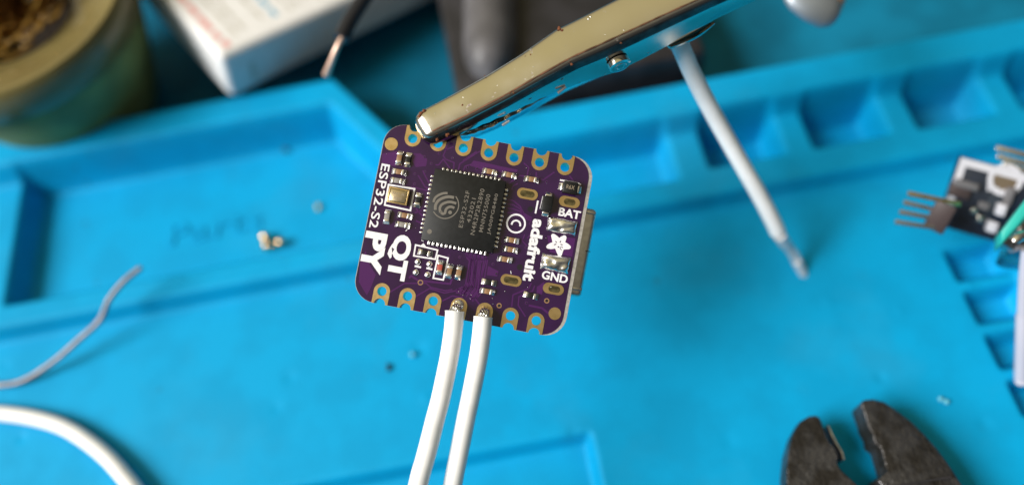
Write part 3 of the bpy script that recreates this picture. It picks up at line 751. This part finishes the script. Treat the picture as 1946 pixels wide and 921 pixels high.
# lower jaw under the board: a mirrored channel
STL = [((850, 262), (874, 266), 79.4), ((894, 256), (905, 263), 79.6), ((936, 241), (945, 246), 80.0), ((994, 210), (1005, 216), 80.6), ((1066, 168), (1078, 175), 81.0), ((1130, 134), (1152, 145), 81.2),
       ((1185, 112), (1203, 124), 81.0), ((1240, 84), (1262, 92), 80.6), ((1275, 62), (1300, 72), 80.2), ((1330, 26), (1355, 36), 79.6), ((1420, -20), (1440, -6), 79.0), ((1560, -90), (1590, -76), 78.0)]
lsec = []
for (ax, ay), (bx, by), dd in STL:
    topn = D(ax, ay, 78.6); botn = D(bx, by, dd + 1.6)
    nrm_ = (D(bx - 20, by - 37, dd + 1.6) - botn).normalized()
    far = botn + nrm_ * 3.3 - ray(973, 460) * .0; topf = topn + nrm_ * 3.3
    m1 = botn.lerp(topn, .2); m2 = botn.lerp(far, .12); m3 = far.lerp(botn, .12); m4 = far.lerp(topf, .2)
    lsec.append([topn, m1, (botn + m1 + m2) / 3, m2, m3, (far + m3 + m4) / 3, m4, topf])
lj = refine(lsec, 5)
for i, s_ in enumerate(lj):
    if i < 22:
        k = .30 if i % 2 else -.15
        s_[0] = s_[0] + (s_[0] - s_[1]).normalized() * k
shell(lj, 'lower_jaw', M['nickel'], clip)
# rivet on the near skirt
rc = D(1178, 125, 75.2); sk = (D(1166, 139, 77.6) - D(1148, 97, 72.6)).normalized(); ax_ = (D(1273, 39, 72.) - D(1092, 122, 72.9)).normalized(); nn = ax_.cross(sk).normalized()
if nn.dot(ray(1181, 126)) > 0: nn = -nn
def disc_stack(c_, nn, u_, v_, prof, seg=28):
    return [[c_ + nn * z_ + (u_ * math.cos(2 * math.pi * i / seg) + v_ * math.sin(2 * math.pi * i / seg)) * r_ for i in range(seg)] for r_, z_ in prof]
q = MB(); q.ring_loft(disc_stack(rc, nn, ax_, sk, ((1.08, -.5), (1.08, .06), (.98, .13), (.74, .14)))); rv = q.build('rivet', M['nickel'], smooth=True); world_child(rv, clip)
q = MB(); q.ring_loft(disc_stack(rc, nn, ax_, sk, ((.62, .02), (.62, .17), (.52, .21), (.34, .15), (.22, .05)))); h_ = q.build('rivet_head', M['steel'], smooth=True); world_child(h_, clip)
# crimp ears where the lead leaves the tail
cpt = D(1300, 66, 78.5)
def crimp(px0, px1, py0, py1, d, r0, name, mat):
    a = D(px0, py0, d); b_ = D(px1, py1, d); axd = (b_ - a).normalized(); side = axd.cross(ray(px0, py0)).normalized(); upv = side.cross(axd).normalized()
    secs = []
    for i in range(9):
        u = i / 8; c_ = a.lerp(b_, u); rr_ = r0 * (1 - .35 * abs(2 * u - 1) ** 2)
        secs.append([c_ + side * math.cos(t_) * rr_ + upv * math.sin(t_) * rr_ for t_ in [math.radians(15 + 200 * k / 14) for k in range(15)]])
    return shell(secs, name, mat, clip, .22)
crimp(1268, 1352, 82, 36, 77.5, 1.0, 'crimp_ear', M['nickel'])
# rust and wear spots
def flake(px, py, d, r_, mat, name):
    q = MB(); c_ = D(px, py, d); vw = -ray(px, py).normalized(); u_ = vw.orthogonal().normalized(); v_ = vw.cross(u_)
    rr_ = [r_ * random.uniform(.6, 1.2) for _ in range(10)]
    rings = [[c_ + vw * z_ + (u_ * math.cos(2 * math.pi * i / 10) + v_ * math.sin(2 * math.pi * i / 10)) * rr_[i] * s_ for i in range(10)] for s_, z_ in ((1, -.10), (.9, .03), (.4, .07))]
    q.ring_loft(rings); world_child(q.build(name, mat, smooth=True), clip)
def plate_depth(px, py):                # depth of the flat back under a pixel
    best = min(range(len(ST) - 1), key=lambda i: abs((ST[i][0][0] + ST[i][1][0]) / 2 + 30 - px))
    a, b_, c_, d1, d2, d3 = ST[best]; pa = D(*a, d1); pb = D(*b_, d2); pn = D(*ST[best + 1][0], ST[best + 1][3])
    nn = (pb - pa).cross(pn - pa); r = ray(px, py); t_ = nn.dot(pa - Vector((0, 0, CH))) / nn.dot(r); return t_
for (x, y, r_) in ((806, 211, .20), (800, 216, .22), (797, 222, .2), (874, 203, .14), (879, 200, .13), (872, 206, .10), (1063, 55, .22), (1068, 58, .14), (969, 177, .13), (1086, 123, .15), (1008, 104, .07), (998, 107, .06), (976, 176, .1), (1180, 82, .1), (921, 144, .07), (850, 256, .2), (830, 265, .18)):
    flake(x, y, plate_depth(x, y), r_, M['rust'], 'rust_spot')
for (x, y, r_) in ((880, 185, .06), (906, 193, .07), (1014, 127, .06), (827, 215, .06), (1118, 37, .13), (1122, 33, .1), (1186, 57, .07), (945, 162, .05), (1075, 87, .05), (1150, 66, .05)):
    flake(x, y, plate_depth(x, y), r_, M['solder'], 'bright_speck')

# ------------------------------------------------------------------ other wires
def wire(name, pts, r, mat, label, cat='wire', seg=18, part='insulation', tipargs=None):
    q = MB(); q.tube(pts, r, seg, smooth=8)
    if tipargs is None:
        o = q.build(name, mat, smooth=True); tag(o, label, cat); return o
    root = empty(name, pts[0]); tag(root, label, cat); world_child(q.build(part, mat, smooth=True), root)
    for nm, p2, r2, m2 in tipargs:
        q = MB(); q.tube(p2, r2, 12, smooth=6); world_child(q.build(nm, m2, smooth=True), root)
    return root
wire('white_wire', [P(-120, 800, 1.0), P(-60, 785, 1.0), P(0, 785, 1.0), P(70, 795, 1.0), P(130, 815, 1.1), P(190, 856, 1.3), P(235, 903, 1.5), P(270, 955, 1.5), P(300, 1050, 1.2)], .98, M['wire'],
     'curved white wire lying on the blue mat in the bottom left corner')
lw = [D(1278, 62, 80), D(1293, 88, 81), D(1316, 140, 83.5), D(1352, 210, 86.5), D(1398, 292, 89.5), D(1440, 365, 92), D(1468, 418, 94), D(1478, 440, 95)]
a0 = lw[-1]
strands = [('wire_strand', [D(1470, 425, 94), D(1488 + dx, 455 + dy, 97), D(1506 + dx, 480 + dy, 99), D(1516 + dx, 500 + dy, 100.5), D(1530 + dx * .3, 528 + dy, 101.5)], .32, M['dull_tin']) for dx, dy in ((-4, 2), (4, -2), (0, 5), (7, 1), (1, 0))]
strands.append(('solder_bead', [D(1482, 447, 95), D(1492, 462, 96.5), D(1499, 468, 97)], [.8, .75, .5], M['dull_tin']))
strands.append(('solder_bead', [D(1514, 497, 100), D(1523, 512, 101), D(1530, 524, 101.5)], [.55, .62, .35], M['dull_tin']))
wire('white_wire', lw, .95, M['wire'], 'white wire hanging from behind the clip down to the mat, ending in tinned strands', tipargs=strands)
wire('grey_wire', [P(-60, 730, .6), P(0, 731, .6), P(45, 722, .8), P(100, 688, 2.0), P(150, 645, 3.5), P(190, 608, 4.6), P(207, 570, 6.0), P(235, 535, 7.), P(268, 508, 7.5)], .36, M['greywire'],
     'thin bent grey component wire crossing the tray ledge at the left')
wire('black_wire', [D(760, -120, 98), D(722, -50, 97), D(690, 0, 96), D(665, 40, 95), D(648, 74, 94)], .95, M['blackwire'],
     'black wire with a bare copper end in front of the white box',
     tipargs=[('bare_end', [D(652, 68, 94), D(640, 92, 94), D(628, 122, 95), D(620, 142, 96)], [.38, .36, .42, .5], M['copper'])])

# ------------------------------------------------------------------ white printed box
K = Vector((-34.7, 79.4, 15.)); Qx = Vector((.82669425, .52687844, -.19742269)); Qy = Vector((-.52879864, .84742858, .04729474)); Qz = Vector((.19222021, .06529856, .97917694))
bx = empty('cardboard_box', K); bx.rotation_euler = Matrix((Qx, Qy, Qz)).transposed().to_euler()
tag(bx, 'white box printed with blurred red, grey and blue text lines behind the tray', 'box')
q = MB(); q.box((30, 25, -4.1), (60, 50, 8.2)); q.build('carton', M['card'], bx, bevel=1.1, bseg=5)
def printbar(x, y0, y1, w_, mat, seed):
    rnd = random.Random(seed); y = y0; k = MB()
    while y < y1:
        ln = rnd.uniform(1.0, 4.0); k.box((x, y + ln / 2, .015), (w_, ln, .03)); y += ln + rnd.uniform(.35, .8)
    k.build('printed_text', mat, bx)
printbar(1.9, 3.3, 44, .85, M['pr_red'], 1)
q = MB(); q.box((2.1, 1.9, .015), (1.0, 1.3, .03)); q.build('printed_square', M['pr_red'], bx)
for i, x in enumerate((4.2, 5.6, 8.7, 13.2, 14.6, 16.4, 18.0, 20.0, 21.6, 23.6, 25.4, 27.4, 29.2, 31.0, 34, 36, 38)): printbar(x, 2.6 + (i % 3) * .5, 44, .55, M['pr_grey'], 10 + i)
printbar(10.7, 2.8, 44, .8, M['pr_blue'], 3)
q = MB(); q.box((4.2, -.02, -4.8), (.9, .05, 3.2)); q.build('printed_mark', M['pr_grey'], bx)

# ------------------------------------------------------------------ jar with brass wool
JZ = 21.
pa = P(0, 182, JZ); pb = P(224, 0, JZ); RJ = 17.5
mid = (pa + pb) / 2; hv = (pb - pa).to_2d(); pr = Vector((-hv.y, hv.x)).normalized(); jc = mid.to_2d() + pr * math.sqrt(max(0, RJ ** 2 - (hv.length / 2) ** 2))
JW = JZ; JZ = JZ + 3.9
jar = empty('cleaner_jar', (jc.x, jc.y, -3.9)); tag(jar, 'olive green round jar with a pale rim, at the top left behind the tray', 'jar')
q = MB(); q.lathe([(RJ - 3.4, JZ - 5.0), (RJ - 3.0, JZ - .8), (RJ - 2.0, JZ - .1), (RJ - .6, JZ), (RJ, JZ - .8), (RJ - .1, JZ - 5), (RJ - 1.1, JZ - 6.0)], seg=96)
q.lathe([(RJ - 9.4, JZ - 3.6), (RJ - 8.6, JZ - 2.6), (RJ - 3.2, JZ - 1.2)], seg=96)
q.build('jar_lid', M['jar'], jar, smooth=True)
q = MB(); q.lathe([(RJ - 1.2, JZ - 5.6), (RJ - 1.3, JZ - 8), (RJ - 5.2, 5), (RJ - 7.0, 1.2), (RJ - 8.4, 0), (.001, 0)], seg=96); q.build('jar_body', M['jar_body'], jar, smooth=True)
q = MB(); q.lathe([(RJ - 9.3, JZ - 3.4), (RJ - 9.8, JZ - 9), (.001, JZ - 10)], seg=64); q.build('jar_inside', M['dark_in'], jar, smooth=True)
q = MB(); rnd = random.Random(5)
for k in range(620):
    a = rnd.uniform(0, 2 * math.pi); r_ = (RJ - 10.2) * math.sqrt(rnd.random()); x = jc.x + r_ * math.cos(a); y = jc.y + r_ * math.sin(a)
    z = JW - 2.8 + 3.2 * (1 - (r_ / 15) ** 2) + rnd.uniform(-1.6, 1.2); th = rnd.uniform(0, 6.28); ph = rnd.uniform(-.5, .9); cr0 = rnd.uniform(.7, 1.9); n0_ = rnd.randint(5, 9)
    pts = []
    for i in range(n0_):
        t_ = th + i * .55; pts.append(Vector((x + cr0 * math.cos(t_), y + cr0 * math.sin(t_), z + ph * i * .35)))
    wv = rnd.uniform(.12, .30); vs = []
    for p_ in pts: vs += [p_ + Vector((0, 0, wv)), p_ - Vector((0, 0, wv)) + Vector((rnd.uniform(-.1, .1), rnd.uniform(-.1, .1), 0))]
    q.add(vs, [(2 * i, 2 * i + 1, 2 * i + 3, 2 * i + 2) for i in range(n0_ - 1)])
wool = q.build('brass_wool', M['wool'], smooth=True); tag(wool, 'curly golden brass wool shavings filling the round jar', 'brass wool', kind='stuff')

# ------------------------------------------------------------------ dark block with grey handle behind the clip
zt = 9.
c1 = P(866, 186, zt); c2 = P(1366, 146, zt)
dx = (c2 - c1); 
blk = empty('plastic_block', (c1.x + 15, c1.y + 12, 0)); tag(blk, 'dark charcoal plastic block lying behind the clip, beyond the raised mat edge', 'block')
y0 = 69.6
q = MB(); x0 = P(862, 150, zt).x; x1 = P(1360, 140, zt).x
q.hexa([(x0, y0, -3.9), (x1, y0, -3.9), (x1 - 1.5, y0 + 50, -3.9), (x0 - 1, y0 + 50, -3.9), (x0, y0 + .3, zt), (x1, y0 + .3, zt), (x1 - 1.5, y0 + 50, zt), (x0 - 1, y0 + 50, zt)]); world_child(q.build('block_body', M['charcoal'], bevel=.8, bseg=3), blk)
q = MB(); rr = random.Random(2)
q.ring_loft([[Vector(c_) + Vector((math.cos(t_) * a_, math.sin(t_) * .0, 0)) + Vector((0, 0, math.sin(t_) * h_)) for t_ in [2 * math.pi * k / 24 for k in range(24)]]
             for c_, a_, h_ in [((P(928, 128 - yy, 12).x, P(928, 128 - yy, 12).y, 9.5), 3.9 * math.sqrt(max(.02, 1 - (1 - min(1, yy / 70)) ** 2)) , 4.2 * math.sqrt(max(.02, 1 - (1 - min(1, yy / 70)) ** 2))) for yy in (-2, 2, 8, 18, 30, 45, 70, 120, 200, 320)]])
hd = q.build('grey_handle', M['greyplastic'], smooth=True); world_child(hd, blk); hd['label'] = 'rounded lighter grey handle'

# blurred clip end at the top edge
q = MB(); cN = D(1545, -18, 92); 
rings = []
u_ = E1.lerp(E2, .0)
cr1 = RW @ Vector((.86, -.50, .05)).normalized(); cr2 = RW @ Vector((.50, .86, -.05)).normalized(); cr3 = RW @ Vector((0, 0, 1))
st_ = empty('steel_fitting', D(1545, -18, 92)); tag(st_, 'blurred silver metal fitting with a copper coloured side at the top right edge', 'fitting')
for k, (s_, w_) in enumerate(((-3.4, .5), (-3.0, 1.3), (-2, 1.9), (0, 2.3), (2, 2.2), (3.0, 1.6), (3.4, .7))):
    rings.append([D(1543, 8, 92) + cr1 * s_ + cr2 * math.cos(t_) * w_ * .95 + cr3 * math.sin(t_) * w_ * .5 for t_ in [2 * math.pi * i / 20 for i in range(20)]])
q.ring_loft(rings); world_child(q.build('metal_lobe', M['satin'], smooth=True), st_)
q = MB(); q.tube([D(1600, -60, 93), D(1590, -10, 93), D(1582, 28, 93)], [1.5, 1.3, .8], 14); world_child(q.build('copper_part', M['copper'], smooth=True), st_)
q = MB(); q.tube([D(1500, -90, 93), D(1520, -30, 93), D(1535, 0, 93)], [2.0, 1.8, 1.6], 16); world_child(q.build('metal_neck', M['satin'], smooth=True), st_)

# ------------------------------------------------------------------ black module with header pins
mod = empty('sensor_module', P(1880, 380, 8)); tag(mod, 'small black circuit module with white border, pins and a teal trimmer at the right edge', 'circuit module')
A = D(1826, 298, 94.); Bp = D(1972, 336, 92.); Cc = D(1782, 428, 96.5)
ux = (Bp - A); ux_n = ux.normalized(); uy = (Cc - A); uy = uy - ux_n * uy.dot(ux_n) * .0; uyn = uy.normalized(); un = ux_n.cross(-uyn).normalized()
if un.dot(ray(1880, 380)) > 0: un = -un
lx, ly = 26., uy.length
def mp(a, b_, z=0.): return A + ux_n * a + uyn * b_ + un * z
def mquad(q, a0, b0, a1, b1, z0, z1, mi=0):
    q.hexa([mp(a0, b0, z0), mp(a1, b0, z0), mp(a1, b1, z0), mp(a0, b1, z0), mp(a0, b0, z1), mp(a1, b0, z1), mp(a1, b1, z1), mp(a0, b1, z1)], mi)
q = MB(); mquad(q, 0, 0, lx, ly, -1.5, 0); world_child(q.build('module_board', M['pcb_black'], bevel=.1), mod)
q = MB(); mquad(q, 0.05, .05, lx - .05, .95, 0.004, .05); world_child(q.build('printed_border', M['dim_silk']), mod)
q = MB(); mquad(q, 0.05, .96, .85, ly - .05, .004, .05); world_child(q.build('printed_border', M['dim_silk']), mod)
hc = None
def mring(a, b_, r0, r1, z, mat, name):
    q = MB(); n_ = 28
    q.ring_loft([[mp(a + r_ * math.cos(2 * math.pi * i / n_), b_ + r_ * math.sin(2 * math.pi * i / n_), z_) for i in range(n_)] for r_, z_ in ((r1, 0), (r1, z), (r0, z), (r0, 0))], cap=False)
    return world_child(q.build(name, mat, smooth=False), mod)
def inv_m(px, py):                      # pixel -> module coordinates
    r = ray(px, py); t_ = un.dot(A - Vector((0, 0, CH))) / un.dot(r); p_ = Vector((0, 0, CH)) + r * t_ - A
    g = uyn.dot(ux_n); aa = p_.dot(ux_n); bb = p_.dot(uyn); b2 = (bb - aa * g) / (1 - g * g); return aa - b2 * g, b2
ha, hb = inv_m(1910, 342)
mring(ha, hb, 1.3, 1.9, .08, M['dim_silk'], 'mounting_ring')
q = MB(); n_ = 24; q.ring_loft([[mp(ha + r_ * math.cos(2 * math.pi * i / n_), hb + r_ * math.sin(2 * math.pi * i / n_), .03) for i in range(n_)] for r_ in (.01, 1.31)], cap=False); M['holebrown'] = principled('brass_hole', (.16, .12, .08), .5, metal=.4); world_child(q.build('mounting_hole', M['holebrown']), mod)
for (x, y, w_, h_, z_, mt, nm) in ((1835, 350, 2.6, .9, .9, 'greyplastic', 'jumper_bar'), (1822, 362, 2.4, 1.6, .7, 'headerplastic', 'module_chip'), (1868, 390, 1.2, .9, .5, 'greyplastic', 'module_chip'),
                                   (1899, 396, 1.0, 1.4, 1.2, 'dim_silk', 'terminal_block'), (1882, 428, 1.1, 1.3, 1.2, 'dim_silk', 'terminal_block'), (1862, 415, .9, .8, .5, 'steel', 'module_chip'), (1850, 400, .7, .7, .4, 'steel', 'module_chip'), (1915, 372, .9, 2.2, .8, 'greyplastic', 'jumper_bar')):
    a, b_ = inv_m(x, y); q = MB(); mquad(q, a - w_ / 2, b_ - h_ / 2, a + w_ / 2, b_ + h_ / 2, .01, z_); world_child(q.build(nm, M[mt], bevel=.12), mod)
a, b_ = inv_m(1893, 362); tx = text_mesh('VCC', 2.4, .8, M['dim_silk'], .03, .02); mt_ = Matrix((ux_n, -(uyn - ux_n * uyn.dot(ux_n)).normalized(), un)).transposed().to_4x4(); mt_.translation = mp(a, b_, .02) * MM
tx.transform(mt_); world_child(link('printed_lettering', tx), mod)
# header: plastic strip and four pins pointing left
q = MB(); c0_ = D(1800, 388, 90); c1_ = D(1772, 438, 92); dz = ray(1790, 410).normalized()
def bar(q, a, b_, w_, h_):
    d_ = (b_ - a).normalized(); s_ = d_.cross(dz).normalized() * w_ / 2; k = dz * h_ / 2
    q.hexa([a - s_ + k, a + s_ + k, b_ + s_ + k, b_ - s_ + k, a - s_ - k, a + s_ - k, b_ + s_ - k, b_ - s_ - k])
bar(q, c0_, c1_, 2.3, 2.2); world_child(q.build('pin_header', M['headerplastic'], bevel=.2), mod)
for (x0_, y0_), (x1_, y1_) in (((1826, 388), (1725, 367)), ((1800, 404), (1717, 384)), ((1792, 418), (1709, 402)), ((1782, 434), (1701, 421))):
    q = MB(); bar(q, D(x0_, y0_, 91), D(x1_, y1_, 91.), .56, .56); world_child(q.build('header_pin', M['gold'] if y0_ == 388 else M['tin'], bevel=.1), mod)
for (x0_, y0_), (x1_, y1_) in (((1990, 305), (1893, 281)), ((1990, 322), (1895, 297)), ((1990, 338), (1905, 310))):
    q = MB(); bar(q, D(x0_, y0_, 92), D(x1_, y1_, 93.), .62, .62); world_child(q.build('header_pin', M['tin'], bevel=.1), mod)
# trimmer: teal slanted body with metal face and pale shaft
q = MB(); q.hexa([D(1890, 452, 90), D(1960, 372, 89), D(1975, 420, 89), D(1888, 480, 90), D(1902, 440, 86), D(1962, 360, 85), D(1976, 382, 85), D(1905, 462, 86)])
world_child(q.build('trimmer_body', M['teal'], bevel=.25), mod)
q = MB(); q.hexa([D(1888, 502, 91), D(1980, 430, 90), D(1985, 520, 91), D(1905, 512, 91), D(1903, 463, 86), D(1978, 384, 85.5), D(1984, 470, 86), D(1922, 480, 87)])
world_child(q.build('trimmer_case', M['steel'], bevel=.3), mod)
q = MB(); q.tube([D(1960, 440, 85), D(1934, 452, 84), D(1927, 458, 84)], .55, 12); world_child(q.build('trimmer_pin', M['tin'], smooth=True), mod)
q = MB(); q.tube([D(1953, 476, 86), D(1948, 520, 87), D(1944, 600, 89)], .62, 20, smooth=4); q.tube([D(1944.2, 598, 89), D(1943, 650, 90), D(1941, 715, 92), D(1940.5, 722, 92)], [.74, .74, .74, .62], 20, smooth=4)
sh = q.build('pale_shaft', M['lavender'], smooth=True); tag(sh, 'pale plastic shaft standing along the right edge below the teal trimmer', 'shaft')

# ------------------------------------------------------------------ flush cutters
cut = empty('flush_cutters', P(1660, 921, 4)); tag(cut, 'dark steel flush cutters with open notched jaws at the bottom right', 'cutters')
def jaw(outl, inner, zt, name):
    q = MB(); n_ = len(outl); top = [P(x, y, zt) for x, y in outl]; cen = sum(top, Vector()) / n_
    rings = []
    for z_ in (zt - 3.2, zt):
        rings.append([Vector((p_.x, p_.y, z_ + (.0 if z_ < zt else .5 * math.sin(p_.x * .6)))) for p_ in top])
    q.ring_loft(rings); world_child(q.build(name, M['cutter'], bevel=.9, bseg=4), cut)
    q = MB(); 
    rg = []
    for i, (x, y, w_) in enumerate(inner):
        c_ = P(x + 3, y, zt - 1.2); rg.append([c_ + Vector((math.cos(t_) * w_ * .7, 0, math.sin(t_) * 1.5 - .4)) for t_ in [2 * math.pi * k / 10 for k in range(10)]])
    q.ring_loft(rg); world_child(q.build('cutting_edge', M['edge'] if name == 'right_jaw_' else M['edge'], smooth=True), cut)
jl = [(1494, 940), (1493, 900), (1497, 860), (1507, 825), (1522, 798), (1540, 787), (1554, 786), (1561, 792), (1566, 808), (1573, 826), (1578, 838), (1588, 850), (1595, 866), (1592, 878), (1602, 892), (1622, 912), (1650, 940), (1665, 1010), (1500, 1010)]
jr = [(1633, 768), (1640, 760), (1660, 757), (1683, 761), (1706, 775), (1735, 797), (1760, 822), (1785, 852), (1808, 885), (1830, 921), (1850, 960), (1864, 1010), (1675, 1010), (1670, 921), (1663, 912), (1684, 896), (1676, 868), (1671, 850), (1658, 842), (1656, 825), (1648, 812), (1644, 797), (1639, 784)]
jaw(jl, [(1566, 812, .15), (1574, 830, .25), (1582, 845, .2), (1592, 862, .3), (1596, 876, .15)], 5.5, 'jaw')
jaw(jr, [(1636, 770, .35), (1641, 786, .5), (1646, 799, .35), (1652, 814, .55), (1657, 828, .35), (1663, 843, .9), (1672, 850, .55), (1678, 868, .7), (1683, 886, .6), (1686, 898, .2)], 5.5, 'jaw')
q = MB(); q.hexa([P(1690, 922, 5.0), P(1808, 903, 5.0), P(1810, 907, 5.0), P(1690, 926, 5.0), P(1690, 922, 6.05), P(1808, 903, 6.0), P(1810, 907, 6.0), P(1690, 926, 6.05)]); world_child(q.build('ground_line', M['charcoal']), cut)

# ------------------------------------------------------------------ crumbs of solder and dust on the mat
def crumb(px, py, z, r_, mat, label, cat, n_=1, name='solder_crumb'):
    q = MB(); rnd = random.Random(int(px)); c_ = P(px, py, z)
    for k in range(n_):
        o_c = c_ + Vector((rnd.uniform(-1, 1) * r_ * 1.6, rnd.uniform(-1, 1) * r_ * 1.4, 0)) if n_ > 1 else c_
        rings = []
        for i in range(7):
            a = math.pi * i / 6; rings.append([o_c + Vector((math.sin(a) * math.cos(t_) * r_ * rnd.uniform(.75, 1.2), math.sin(a) * math.sin(t_) * r_ * rnd.uniform(.75, 1.2), r_ + math.cos(a) * r_)) for t_ in [2 * math.pi * j / 10 for j in range(10)]])
        q.ring_loft(rings)
    return tag(q.build(name, mat, smooth=True), label, cat)
crumb(521, 462, -1.1, .75, M['wool'], 'shiny golden crumb of solder lying in the left tray', 'crumb', 4)
crumb(600, 393, -1.2, .35, M['amber'], 'tiny yellowish crumb in the tray just left of the purple board', 'crumb', 2, 'flux_crumb')
crumb(545, 288, -1.2, .4, M['charcoal'], 'tiny dark speck in the upper right part of the left tray', 'speck', 1, 'dark_speck')
crumb(742, 697, 0, .24, M['hole'], 'dark curled speck on the mat left of the white wires', 'speck', 3, 'dark_speck')
crumb(785, 675, 0, .35, M['crumb'], 'pale flake on the mat just left of the white wires', 'speck', 1, 'pale_flake')
crumb(1792, 763, 0, .3, M['crumb'], 'pale flake on the mat above the open cutters', 'speck', 2, 'pale_flake')
